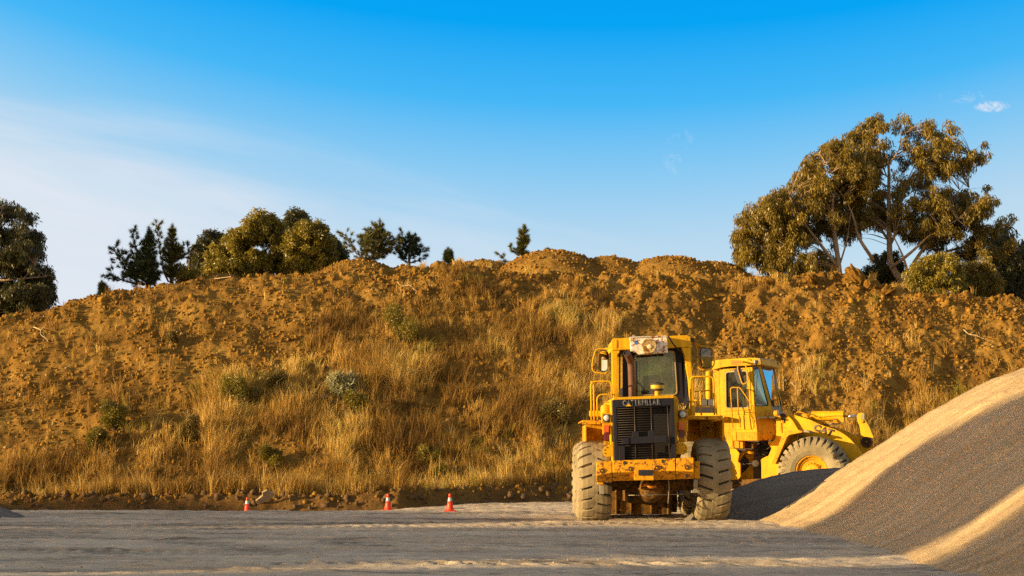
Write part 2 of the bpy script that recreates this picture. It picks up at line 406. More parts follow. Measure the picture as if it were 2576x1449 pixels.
# ------------------------------------------------------------------ the hill of dumped earth
RX = np.array([-60, 0, 50, 100, 150, 200, 250, 290, 330, 400, 450, 520, 600, 700, 800, 850, 900, 950, 1000, 1060, 1100, 1150, 1200, 1240, 1290, 1380, 1500, 1620, 1740, 1800, 1850, 1900, 2000, 2100, 2180, 2250, 2330, 2400, 2480, 2530, 2576, 2700], float)
RY = np.array([822, 798, 786, 791, 775, 757, 747, 733, 730, 722, 715, 712, 706, 694, 694, 690, 684, 682, 684, 680, 668, 664, 668, 690, 690, 690, 696, 690, 690, 694, 700, 704, 698, 694, 708, 722, 740, 748, 750, 754, 772, 800], float)
def foot1(x): return np.interp(x, [-20, -8, 10, 25], [53.6, 54.0, 56.6, 57.5])
def foot(x): return np.interp(x, [-7, -4, -2, 2.5, 9], [51.8, 52.0, 54., 56.2, 57.])
_xr = np.linspace(-34, 36, 141); _yr = []; _zr = []
for xv in _xr:
    f0 = float(foot1(xv)); d = f0 + 12
    for _ in range(30):
        py = np.interp(CX + xv / d * F, RX, RY); zz = CH + (HY - py) * d / F
        d = f0 + 1. + zz * 1.38
    _yr.append(d); _zr.append(zz)
_yr = np.array(_yr); _zr = np.array(_zr)
MOUNDS = [(520, 700, 700, 42, 3.), (565, 688, 685, 50, 3.4), (905, 656, 655, 95, 5.), (1022, 668, 667, 45, 3.2), (1215, 656, 656, 80, 4.4), (1390, 634, 633, 118, 6.), (1530, 648, 648, 85, 5.), (1680, 648, 647, 110, 6.), (1790, 660, 658, 70, 5.)]
DM = 80.
def hill_z(x, y):
    x = np.asarray(x, float); y = np.asarray(y, float)
    f0 = foot(x); yr = np.interp(x, _xr, _yr); zr = np.interp(x, _xr, _zr)
    f1 = foot1(x); t = (y - f1 - 1.) / (yr - f1 - 1.)
    # berm along the road, then the face
    berm = .48 * np.exp(-((y - f0 - .55) / .5) ** 2) + .30 * sstep(f0 + .2, f0 + 1.2, y)
    face = np.clip(t, 0, 1); prof = np.where(face < .82, face * 1.045, .8569 + (face - .82) * .795)
    z = berm - .35 + .35 * sstep(f0 - .8, f0, y) + (zr - .30) * prof * (t > 0) - .27 * sstep(0, -7, x) * (1 - sstep(0, .2, t))
    top = -.06 * np.clip(y - yr, 0, 40)
    z = z + top
    # gullies and slumps running down the face
    env = np.sin(np.clip(t, 0, 1) * math.pi) ** .6
    sl = .62 - 1.1 * sstep(-6, 3, x); xx = x + sl * (y - f0) * .75
    z = z + env * (.27 * fbm(xx * .22, y * .12, 3, 51) + .20 * fbm(xx * .7, y * .26, 3, 57) + .30 * sstep(5, 9, x) * fbm(xx * .55, y * .1, 3, 59))
    m = sstep(.02, .12, t)
    rough = .85 + .6 * sstep(-13, 2, x) 
    z = z + m * rough * (.19 * fbm(x * 1.3, y * 1.1, 5, 61) + .06 * fbm(x * 4.5, y * 4.5, 4, 67))
    # slumped lumps near the ridge
    z = z + m * rough * .30 * np.clip(.55 - cells(x * .95, y * .8, 71), 0, 1) * sstep(.55, .95, t) * (1 + fbm(x * 3, y * 3, 2, 5))
    z = z + rough * .05 * np.clip(.6 - cells(x * 3.2, y * 2.8, 75), 0, 1) * sstep(0., .1, t + .08)
    bm_ = np.exp(-((y - f0 - .55) / .75) ** 2); z = z + bm_ * (.16 * fbm(x * 2.3, y * 2.3, 4, 77) + .12 * np.clip(.5 - cells(x * 3, y * 3, 79), 0, 1))
    # heaps tipped on the plateau behind
    if np.any(y > 66):
        for (px, py, _, hw, dep) in MOUNDS:
            mx = (px - CX) * DM / F; mz = CH + (HY - py) * DM / F; w = hw * DM / F
            r = ((x - mx) / w) ** 2 + ((y - DM) / dep) ** 2
            hz_ = mz - ((x - mx) / w) ** 2 * w * .30 - ((y - DM) / (dep * .75)) ** 2 * 1.3
            z = np.where(y > yr + 1.0, np.maximum(z, hz_ + .05 * fbm(x * 3, y * 3, 3, 91)), z)
        z = np.where(y > 92, z - (y - 92) * .15, z)
    return z
hx = np.arange(-34, 36, .062); hy = np.concatenate([np.arange(50.4, 73.5, .05), np.arange(73.5, 92, .12), np.arange(92, 130, 3)])
m_hill = soil('hill_soil', [(.095, .049, .013), (.225, .122, .026), (.38, .228, .052), (.48, .34, .12)], 1.2, 1., .07, 14.)
nt = m_hill.node_tree; b = [n for n in nt.nodes if n.type == 'BSDF_PRINCIPLED'][0]; lk = b.inputs['Base Color'].links[0].from_socket
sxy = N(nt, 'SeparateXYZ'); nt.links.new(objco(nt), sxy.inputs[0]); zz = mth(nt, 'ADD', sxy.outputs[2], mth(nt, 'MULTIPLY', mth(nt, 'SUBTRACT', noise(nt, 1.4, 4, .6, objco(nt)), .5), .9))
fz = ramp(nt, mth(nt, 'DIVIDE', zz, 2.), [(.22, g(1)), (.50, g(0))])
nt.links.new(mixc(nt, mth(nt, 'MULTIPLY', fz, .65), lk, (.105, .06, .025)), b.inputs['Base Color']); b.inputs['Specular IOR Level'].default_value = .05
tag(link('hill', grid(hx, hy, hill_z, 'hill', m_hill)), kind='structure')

# ------------------------------------------------------------------ unseen slabs added off to the left, shaped to throw the long shadow bands
def slab(name, pts, y, th, mat):
    mb = MB(); mb.prism([Vector((a, y, b)) for a, b in pts], (0, th, 0)); o = mb.build(name, mat, None, bevel=0); tag(o, kind='structure'); return o
m_cl = plain('blocker_grey', (.32, .31, .29), .7)  # plain grey for the added shade blockers
XO = -75.0
def cast(x, y, z=0.):
    """where the ray of sunlight that just grazes this point crosses the plane of the shade blockers"""
    t = (x - XO) / LD.x; return (y - LD.y * t, z - LD.z * t)
def side_slab(name, pts, x, th):
    mb = MB(); mb.prism([Vector((x, a, b)) for a, b in pts], (th, 0, 0)); o = mb.build(name, m_cl, None, bevel=0); tag(o, kind='structure'); return o
near = [cast(*p) for p in ((-23.5, 18.6), (-9, 18.9), (-6, 19.5), (-2.3, 20.2), (0, 21.0), (3.1, 21.6), (6.1, 21.5), (6.8, 22, .18), (7.6, 22, .64), (9, 22, 1.6), (12, 22, 3.6))]
side_slab('near_shade_blocker', near + [(-60, near[-1][1]), (-60, 0), (near[0][0], 0)], XO - .3, .25)  # added out of view, cut to shade the nearest ground
lo_ = [cast(*p) for p in ((-23.5, 19.0), (-7.3, 19.5), (-4.3, 20.5), (-2.3, 21.9), (0, 22.9), (3.3, 22.9), (6.5, 24.2), (7.06, 23.5, .34), (8.1, 23.7, .98), (10, 23.5, 2.4), (13, 23.5, 4.6))]
up_ = [cast(*p) for p in ((-23.5, 32.8), (-5, 33.9), (2, 34.2), (6.5, 33.0), (8, 33.3, 1.0), (9.6, 34.3, 1.9), (11.7, 32.7, 3.1), (15, 33, 5.2))]
side_slab('mid_shade_blocker', up_ + lo_[::-1], XO, .25)  # invented blocker, outline follows the main shadow band
c_lo = [cast(*p) for p in ((2.2, 38.6), (0, 36.7), (-3, 35.0), (-7, 34.0), (-23.5, 33.0))]
c_up = [cast(*p) for p in ((-23.5, 51, .5), (-20, 51, .6), (-14, 52, .5), (-10, 52, .12), (-8.6, 51.2, -.22), (-3.7, 47.5, -.12), (-1.9, 44.6, -.02), (0.2, 42, 0), (1.6, 39.9, 0))]
side_slab('far_shade_blocker', c_lo + c_up, XO - .6, .25)  # unseen blocker added to shade the far left of the yard
# ------------------------------------------------------------------ heaps of gravel
PX_ = np.array([-1, 0, .35, 1.0, 2.05, 3.1, 4.35, 5.2, 5.8, 6.4, 6.9, 8.5, 11, 14, 18, 26]); PZ_ = np.array([-.3, 0, .12, .52, 1.27, 1.93, 2.75, 3.2, 3.49, 3.69, 3.89, 4.5, 4.9, 4.7, 2.5, -1.5])
def pile_z(x, y):
    xf = np.interp(y, [10, 18, 20, 22, 25, 29, 34, 36.5, 38], [6.9, 6.5, 6.15, 6.1, 6.45, 6.6, 6.35, 6.1, 6.0]) + .10 * fbm(y * .5, y * .1, 3, 3)
    z = np.interp(x - xf, PX_, PZ_)
    k = (x - xf); z = z + .10 * np.exp(-((k - .25) / .3) ** 2) * .4
    e = np.clip(y - 36.9, 0, 50); z = z - np.where(e < .8, .39 * e * e, .25 + (e - .8) * .62)
    z = z + sstep(0, 1, k) * (.06 * fbm(y * .45 + .35 * x, x * .12, 3, 5) + .03 * fbm(y * 1.7 + x, x * .25, 3, 9) + .022 * fbm(x * 5, y * 5, 3, 7))
    # small slips down the face
    for (y0, dx, d) in ((28.2, .32, .09), (30.6, .34, .08), (25.6, .30, .06), (33.2, .36, .05)):
        q = y - y0 - dx * (x - 9); z = z - d * np.exp(-(q / .22) ** 2) * sstep(.8, 2, k) + d * .9 * np.exp(-((q - .35) / .3) ** 2) * sstep(.8, 2, k)
    z = z + .012 * fbm(x * 11, y * 11, 2, 13)
    return z
def grav(name, c1, c2, c3):
    m, nt, b = newmat(name); v = objco(nt)
    a = noise(nt, 30, 3, .7, v); a2 = noise(nt, 70, 2, .7, v); big = noise(nt, 1., 5, .65, objco(nt, (.22, 2.2, .22)))
    s = mth(nt, 'ADD', mth(nt, 'MULTIPLY', a, .42), mth(nt, 'ADD', mth(nt, 'MULTIPLY', a2, .26), mth(nt, 'MULTIPLY', big, .32)))
    nt.links.new(ramp(nt, s, [(.36, c1), (.5, c2), (.63, c3)]), b.inputs['Base Color']); b.inputs['Roughness'].default_value = .9
    b.inputs['Specular IOR Level'].default_value = .2
    bump(nt, b, mth(nt, 'ADD', a, mth(nt, 'MULTIPLY', a2, .6)), .75, .04); return m
m_grav = grav('pale_gravel', (.27, .18, .09), (.52, .375, .20), (.78, .59, .34))
gx = np.concatenate([np.arange(5.2, 15, .05), np.arange(15, 34, .4)]); gy = np.concatenate([np.arange(8, 18, .4), np.arange(18, 40.8, .045), np.arange(40.8, 46, .3)])
o = link('gravel_pile', grid(gx, gy, pile_z, 'gravel_pile', m_grav))
tag(o, 'huge pale gravel heap rising to the picture edge, half sunlit, half shaded', 'gravel pile')
def pile2_z(x, y):
    z = np.interp(x, [4.3, 5.0, 5.86, 6.7, 7.57, 8.7, 10, 12.5], [-.3, .28, .75, 1.05, 1.22, 1.34, 1.35, .3])
    e = np.abs(y - 40.0 - .1 * np.sin(x)); z = z - np.where(e < .5, .6 * e * e, .15 + (e - .5) * .58)
    return z + .05 * fbm(x * .9, y * .9, 3, 15) + .02 * fbm(x * 5, y * 5, 3, 17)
m_grav2 = grav('darkened_gravel', (.10, .085, .075), (.20, .175, .15), (.36, .32, .27))  # mound colour darkened for the loader shade; the left heap shares it
o = link('gravel_mound', grid(np.arange(4.2, 12.5, .05), np.arange(36.6, 43.4, .05), pile2_z, 'gravel_mound', m_grav2))
tag(o, 'low mound of gravel darkened for the loader shade in front of the rear loader wheel', 'gravel pile')
def pile3_z(x, y):
    r = np.sqrt(((x + 14.6) / 1.45) ** 2 + ((y - 40.2) / 1.6) ** 2)
    return np.maximum(.62 - r * .62, -.2) + .05 * fbm(x * 2, y * 2, 4, 25) + .02 * fbm(x * 7, y * 7, 3, 27) - .02
o = link('gravel_mound', grid(np.arange(-16.6, -12.6, .05), np.arange(38.2, 42.4, .05), pile3_z, 'gravel_mound', m_grav2))
tag(o, 'tail of a small dark heap cut off by the left picture edge', 'gravel pile')

# ------------------------------------------------------------------ clods and stones
def hit(px, py, y0=50.5, y1=90):
    """where the line of sight meets the hill"""
    ys_ = np.arange(y0, y1, .04); xs_ = (px - CX) * ys_ / F; zr_ = CH + (HY - py) * ys_ / F; hz_ = hill_z(xs_, ys_)
    k = np.argmax(hz_ > zr_)
    return Vector((xs_[k], ys_[k], hz_[k]))
ICO_V = []; 
_t = (1 + 5 ** .5) / 2
ICO_V = np.array([(-1, _t, 0), (1, _t, 0), (-1, -_t, 0), (1, -_t, 0), (0, -1, _t), (0, 1, _t), (0, -1, -_t), (0, 1, -_t), (_t, 0, -1), (_t, 0, 1), (-_t, 0, -1), (-_t, 0, 1)], float) / 1.902
ICO_F = np.array([(0, 11, 5), (0, 5, 1), (0, 1, 7), (0, 7, 10), (0, 10, 11), (1, 5, 9), (5, 11, 4), (11, 10, 2), (10, 7, 6), (7, 1, 8), (3, 9, 4), (3, 4, 2), (3, 2, 6), (3, 6, 8), (3, 8, 9), (4, 9, 5), (2, 4, 11), (6, 2, 10), (8, 6, 7), (9, 8, 1)])
def clods(n, name, mat, dens, smin, smax, power, seed, zf=hill_z, xr=(-26, 27), yr=(50.6, 74)):
    r = np.random.default_rng(seed)
    x = r.uniform(xr[0], xr[1], n); y = r.uniform(yr[0], yr[1], n)
    z = zf(x, y); px = CX + x / y * F; py = HY - (z - CH) / y * F
    keep = r.uniform(0, 1, n) < dens(x, y, px, py)
    x, y, z = x[keep], y[keep], z[keep]; n = len(x)
    s = smin + (smax - smin) * r.uniform(0, 1, n) ** power
    V = ICO_V[None] * (1 + r.uniform(-.28, .28, (n, 12, 1))) * s[:, None, None] * r.uniform(.7, 1.25, (n, 1, 3))
    a = r.uniform(0, 6.28, n); ca, sa = np.cos(a)[:, None], np.sin(a)[:, None]
    X = V[:, :, 0] * ca - V[:, :, 1] * sa; Y = V[:, :, 0] * sa + V[:, :, 1] * ca
    V = np.stack([X + x[:, None], Y + y[:, None], V[:, :, 2] + (z + s * .25)[:, None]], -1).reshape(-1, 3)
    Fq = (ICO_F[None] + (np.arange(n) * 12)[:, None, None]).reshape(-1, 3)
    tone = np.repeat(r.uniform(0, 1, n), 12)
    return link(name, npmesh(name, V, Fq, mat, False, tone))
m_clod, nt, b = newmat('clod'); at = N(nt, 'Attribute'); at.attribute_name = 'tone'
cc = ramp(nt, at.outputs['Fac'], [(0, (.12, .056, .010)), (.5, (.235, .12, .018)), (.96, (.37, .21, .036)), (.99, (.50, .38, .20))])
v = objco(nt); nn = noise(nt, 16, 4, .7, v); nt.links.new(mixc(nt, .5, cc, ramp(nt, nn, [(.3, (.10, .046, .010)), (.7, (.36, .20, .032))])), b.inputs['Base Color'])
b.inputs['Roughness'].default_value = .95; b.inputs['Specular IOR Level'].default_value = .1; bump(nt, b, nn, .8, .03)
def d1(x, y, px, py):
    k = cells(x * .8 - .3 * y, y * .5, 3)
    return np.clip(.34 + .14 * sstep(-12, 2, x) + .6 * fbm(x * .4, y * .4, 3, 31), .05, 1) * (y > foot(x) + .2)
tag(clods(420000, 'loose_clods', m_clod, d1, .010, .095, 9., 11), kind='stuff')
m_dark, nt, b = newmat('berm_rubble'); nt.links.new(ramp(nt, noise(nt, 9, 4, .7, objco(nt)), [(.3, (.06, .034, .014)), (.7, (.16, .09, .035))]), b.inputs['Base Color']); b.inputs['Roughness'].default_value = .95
def d2(x, y, px, py):
    t = y - foot(x); return np.exp(-((t - .3) / .6) ** 2)
tag(clods(26000, 'heap_clods', m_clod, lambda x, y, px, py: .8 + 0 * x, .015, .10, 7., 14, xr=(-18, 15), yr=(73, 82)), kind='stuff')
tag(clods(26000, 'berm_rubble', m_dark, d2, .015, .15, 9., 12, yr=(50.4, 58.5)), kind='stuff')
m_peb = plain('pebble', (.40, .33, .25), .9)
def d3(x, y, px, py): return np.clip(.3 + fbm(x * .3, y * .5, 3, 9) * 1.5, 0, 1) * (np.abs(px - CX) < 1340) * (x < 6.6)
tag(clods(9000, 'loose_pebbles', m_peb, d3, .004, .022, 4., 13, zf=fine_ground, xr=(-18, 7), yr=(19, 52)), kind='stuff')

def lumps(n, name, mat, dens, smin, smax, power, seed, xr, yr):
    bm = bmesh.new(); bmesh.ops.create_icosphere(bm, subdivisions=2, radius=1.); B = np.array([v.co[:] for v in bm.verts]); Fc = np.array([[v.index for v in f.verts] for f in bm.faces]); bm.free()
    r = np.random.default_rng(seed); x = r.uniform(*xr, n); y = r.uniform(*yr, n); z = hill_z(x, y); px = CX + x / y * F; py = HY - (z - CH) / y * F
    k = r.uniform(0, 1, n) < dens(x, y, px, py); x, y, z = x[k], y[k], z[k]; n = len(x); s = smin + (smax - smin) * r.uniform(0, 1, n) ** power
    q = B[None] * r.uniform(.6, 1.3, (n, 1, 3)); o = r.uniform(0, 50, (n, 1))
    d = 1 + .55 * fbm(B[None, :, 0] * 1.4 + o, B[None, :, 1] * 1.4 + B[None, :, 2] * 1.1, 3, 5) + r.normal(0, .11, (n, len(B)))
    q = q * d[..., None] * s[:, None, None]; V = q + np.stack([x, y, z + s * .2], -1)[:, None, :]
    return link(name, npmesh(name, V.reshape(-1, 3), (Fc[None] + (np.arange(n) * len(B))[:, None, None]).reshape(-1, 3), mat, False, np.repeat(r.uniform(.2, .9, n), len(B))))
def d5(x, y, px, py): return np.clip(.006 + .55 * sstep(-2, 9, x) + .5 * sstep(.8, 1., (y - foot(x)) / (np.interp(x, _xr, _yr) - foot(x))), 0, 1) * np.clip(.5 + 2.2 * fbm(x * .5, y * .5, 3, 77), 0, 1) * (y > foot(x) + 1.5) * (y < np.interp(x, _xr, _yr) + 1.5)
tag(lumps(9000, 'earth_lumps', m_clod, d5, .05, .18, 3.5, 5, (-25, 27), (52, 76)), kind='stuff')
def boulder(name, p, size, mat, label, cat, seed, sub=4, lump=.35, sq=(1, 1, 1), rotz=0, group=None, rough=1.):
    bm = bmesh.new(); bmesh.ops.create_icosphere(bm, subdivisions=sub, radius=1.)
    V = np.array([v.co[:] for v in bm.verts])
    d = 1 + lump * fbm(V[:, 0] * 1.3 + V[:, 2] * 1.7 + seed, V[:, 1] * 1.3 - V[:, 2] * .9, 4, seed) * 1.6 + .22 * rough * (.5 - cells(V[:, 0] * 2.2 + V[:, 2] * 1.1 + seed, V[:, 1] * 2.2 - V[:, 2] * 1.4, seed))
    for v, k in zip(bm.verts, d): v.co = Vector((v.co.x * sq[0], v.co.y * sq[1], v.co.z * sq[2])) * k * size
    me = bpy.data.meshes.new(name); bm.to_mesh(me); bm.free(); me.materials.append(mat)
    o = link(name, me, None, p); o.rotation_euler = (0, 0, rotz); return tag(o, label, cat, group)
for i, (px, py, s, sq, lab) in enumerate([
    (2150, 702, .55, (.9, .7, 1.15), 'tall knobbly yellow earth lump on the hilltop below the big gum tree trunk'),
    (2045, 701, .36, (1.6, .8, .7), 'long flat earth lump on the ridge under the left of the big gum tree'),
    (2188, 722, .30, (.8, .8, 1.2), 'narrow upright earth lump just right of and below the tall knobbly one'),
    (2237, 737, .40, (1.0, .8, .8), 'round dark-sided earth lump on the ridge at the foot of the leaning gum stems'),
    (2318, 745, .20, (1.1, .8, .9), 'small lone clod on the bare ridge right of the gum stems'),
    (1930, 712, .34, (1.5, .8, .8), 'wide crumbly earth lump where the right-hand ridge begins beside the small spruce'),
    (2335, 822, .22, (1.2, .9, .8), 'clod jutting from the slope with a long shadow, below the shrubs on the right'),
    (1842, 878, .17, (.8, .7, 1.1), 'pale upright clod directly above the roof of the farther loader, left of its twin'),
    (1864, 876, .15, (.7, .7, 1.1), 'pale upright clod directly above the roof of the farther loader, right of its twin'),
    (1665, 716, .26, (1.2, .8, .8), 'crumbly clod under the last orange heap on the ridge'),
    (1155, 728, .45, (.9, .8, 1.0), 'orange earth lump at the top of the hanging dry grass')]):
    p = hit(px, py + 6); boulder('earth_clod', p + Vector((0, .1, s * .25)), s, m_clod, lab, 'clod', 31 + i, sub=5, sq=sq, rotz=i * 1.3)
m_slab = plain('broken_concrete', (.34, .25, .15), .85)
p = hit(670, 1262) + Vector((0, -.25, .12))
rs = root('concrete_slab', p, 'broken pale concrete slab leaning on the bank behind the leftmost traffic cone', 'concrete slab')
mb = MB(); R1 = Matrix.Rotation(math.radians(-28), 3, 'Y') @ Matrix.Rotation(math.radians(35), 3, 'X')
pts = [(-.42, -.16), (-.1, -.2), (.3, -.17), (.42, .02), (.26, .14), (.22, .25), (.02, .27), (-.06, .12), (-.4, .06)]
mb.prism([p + R1 @ (Vector((a, 0, c)) * .85) for a, c in pts], R1 @ Vector((0, .09, 0))); mb.build('broken_face', m_slab, rs, .012)
for (px, py, s, lab) in ((1340, 1187, .17, 'round pale stone in the dry grass left of the nearer loader'), (80, 860, .2, 'flat stone half sunk in the bare slope at the far left'), (390, 885, .22, 'isolated pale boulder on the smooth left slope'), (262, 1146, .15, 'grey stone block lying above the dry grass at lower left'),
                         (680, 735, .22, 'smooth grey stone just under the ridge below the broad bushy gum trees'), (812, 1001, .16, 'orange rock beside the dark shrub in mid slope'), (2235, 975, .12, 'pale stone on the slope to the right of the lifting arms'), (1205, 778, .14, 'white stone in the dark hollow of the slope'), (1128, 1181, .16, 'small yellow stone above the right-hand traffic cone')):
    boulder('stone', hit(px, py) + Vector((0, 0, s * .2)), s, m_slab if py > 1000 else m_clod, lab, 'stone', int(px), sub=3, lump=.3, sq=(1.2, .9, .65), rough=.3)

# ------------------------------------------------------------------ dry grass
m_grass, nt, b = newmat('dry_grass'); at = N(nt, 'Attribute'); at.attribute_name = 'tone'
cc = ramp(nt, at.outputs['Fac'], [(0, (.11, .06, .016)), (.35, (.27, .15, .032)), (.62, (.50, .31, .068)), (.80, (.78, .56, .18)), (.86, (.40, .30, .04)), (1., (.19, .18, .02))])
nt.links.new(cc, b.inputs['Base Color']); b.inputs['Roughness'].default_value = .6; b.inputs['Specular IOR Level'].default_value = .2
tr = N(nt, 'BsdfTranslucent'); nt.links.new(cc, tr.inputs[0]); mx = N(nt, 'MixShader'); mx.inputs[0].default_value = .25
nt.links.new(b.outputs[0], mx.inputs[1]); nt.links.new(tr.outputs[0], mx.inputs[2]); nt.links.new(mx.outputs[0], nt.nodes['Material Output'].inputs[0])
LX = [0, 150, 250, 420, 560, 640, 720, 800, 900, 1020, 1100, 1160, 1230, 1450, 1500, 1600, 1700, 1800, 2000, 2300, 2576]
LY = [1170, 1180, 1100, 1090, 1000, 975, 930, 880, 850, 800, 740, 650, 740, 790, 820, 860, 940, 1010, 1060, 1080, 1090]
def gdens(x, y, px, py):
    L = np.interp(px, LX, LY); m = sstep(-60, 40, py - L + 110 * fbm(x * .5, y * .5, 3, 131))
    c = fbm(x * .9, y * .7, 3, 141)
    d = m * np.clip(.50 + 1.8 * c, .08, 1)
    d = d * (1 - .8 * np.exp(-((px - 1330) / 110) ** 2 - ((py - 745) / 45) ** 2))
    d = np.maximum(d, .016 + .05 * sstep(.25, .5, fbm(x * .8, y * .8, 2, 151)))
    return d * (y > foot(x) + .75 + .25 * fbm(x, y, 2, 5)) * (y < np.interp(x, _xr, _yr) + 1.)
def blades(n_t, per, seed, name, dens, hmin, hmax, lean, width, cap=None):
    r = np.random.default_rng(seed); x = r.uniform(-24, 25, n_t); y = r.uniform(51, 73, n_t); z = hill_z(x, y)
    px = CX + x / y * F; py = HY - (z - CH) / y * F
    k = (r.uniform(0, 1, n_t) < dens(x, y, px, py)) & (px > -60) & (px < 2640); x, y, z, px, py = x[k], y[k], z[k], px[k], py[k]; n = len(x)
    H = hmin + (hmax - hmin) * r.uniform(0, 1, n) ** 1.5; H = H * (.6 + .9 * vnoise(x * .5, y * .5, 7))
    low = sstep(700, 1150, py); H = H * (.65 + .45 * low)
    tt = np.clip(.50 + .55 * fbm(x * .45, y * .45, 3, 161) + r.normal(0, .10, n), .02, .84)
    green = (fbm(x * .55 + 9, y * .55, 3, 171) > .44) & (r.uniform(0, 1, n) < .5); tt = np.where(green, .9 + .1 * r.uniform(0, 1, n), tt)
    wind = fbm(x * .3, y * .3, 2, 181) * .5
    X = np.repeat(x, per) + r.normal(0, .06, n * per); Y = np.repeat(y, per) + r.normal(0, .06, n * per); Zb = np.repeat(z, per) - .06
    h = np.repeat(H, per) * r.uniform(.45, 1.1, n * per); th = r.uniform(0, 6.283, n * per); ln = np.abs(r.normal(0, lean, n * per)) + .03
    dx = np.cos(th) * ln + np.repeat(wind, per) * .4; dy = np.sin(th) * ln - .08; m = n * per
    wd = width * r.uniform(.6, 1.3, m); ph = r.uniform(0, 3.1416, m); wx, wy = np.cos(ph) * wd, np.sin(ph) * wd * .6
    tone = np.clip(np.repeat(tt, per) + r.normal(0, .05, m), 0, 1)
    V = np.empty((m, 5, 3)); 
    p1 = np.stack([X + dx * h * .45, Y + dy * h * .45, Zb + h * .6], -1); p2 = np.stack([X + dx * h * 1.3, Y + dy * h * 1.3, Zb + h * (1 - .35 * ln)], -1)
    p0 = np.stack([X, Y, Zb], -1); w = np.stack([wx, wy, 0 * wx], -1)
    V[:, 0] = p0 - w; V[:, 1] = p0 + w; V[:, 2] = p1 + w * .8; V[:, 3] = p1 - w * .8; V[:, 4] = p2
    b0 = (np.arange(m) * 5)[:, None]
    Fq = np.concatenate([b0 + np.array([[0, 1, 2]]), b0 + np.array([[0, 2, 3]]), b0 + np.array([[3, 2, 4]])])
    return link(name, npmesh(name, V.reshape(-1, 3), Fq, m_grass, False, np.repeat(tone, 5)))
tag(blades(60000, 24, 21, 'dry_grass', gdens, .30, .95, .34, .0105), kind='stuff')
# coarse dead stems standing out of the grass
tag(blades(18000, 5, 22, 'dead_stems', lambda x, y, px, py: gdens(x, y, px, py) ** 1.5 * .7, .8, 1.5, .5, .0085), kind='stuff')

# ------------------------------------------------------------------ leafy plants
def leaf_cloud(cen, rad, per, r, L=.2, w=.045, droop=.8, shell=.35):
    """leaves scattered through ellipsoids; droop 1 hangs straight down"""
    n = len(cen) * per; C = np.repeat(cen, per, 0); Rr = np.repeat(rad, per, 0)
    d = r.normal(0, 1, (n, 3)); d /= np.linalg.norm(d, axis=1)[:, None]; q = r.uniform(0, 1, n) ** shell
    pos = C + d * q[:, None] * Rr
    a = r.normal(0, 1, (n, 3)) * (1 - droop * .75); a[:, 2] -= droop * 1.2; a += d * .35 * (1 - droop); a /= np.linalg.norm(a, axis=1)[:, None] + 1e-6
    b_ = np.cross(a, r.normal(0, 1, (n, 3))); b_ /= np.linalg.norm(b_, axis=1)[:, None] + 1e-6
    l = L * r.uniform(.6, 1.25, n)[:, None]; ww = w * r.uniform(.7, 1.3, n)[:, None]
    bend = r.normal(0, .12, (n, 3)) * l
    V = np.empty((n, 4, 3)); V[:, 0] = pos; V[:, 1] = pos + a * l * .45 + b_ * ww + bend; V[:, 2] = pos + a * l + bend * 2; V[:, 3] = pos + a * l * .45 - b_ * ww + bend
    Fq = np.arange(n * 4).reshape(n, 4); Fq = np.concatenate([Fq[:, [0, 1, 2]], Fq[:, [0, 2, 3]]])
    ct = np.repeat(r.uniform(0, 1, len(cen)), per); tone = np.clip(.5 * ct + .5 * r.uniform(0, 1, n), 0, 1)
    return V.reshape(-1, 3), Fq, np.repeat(tone, 4)
def inpoly(x, y, poly):
    c = np.zeros(len(x), bool); n = len(poly)
    for i in range(n):
        x1, y1 = poly[i]; x2, y2 = poly[(i + 1) % n]
        k = ((y1 > y) != (y2 > y)) & (x < (x2 - x1) * (y - y1) / (y2 - y1 + 1e-9) + x1); c ^= k
    return c
m_bark = paint('bark', (.36, .26, .17), rust=.1, rough=.85, rustcol=(.12, .07, .04))
m_barkd = plain('dark_bark', (.10, .07, .045), .9)
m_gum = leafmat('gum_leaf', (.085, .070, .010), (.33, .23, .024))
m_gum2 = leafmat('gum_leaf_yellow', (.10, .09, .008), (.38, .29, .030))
m_gumd = leafmat('gum_leaf_dark', (.035, .042, .014), (.11, .10, .024))
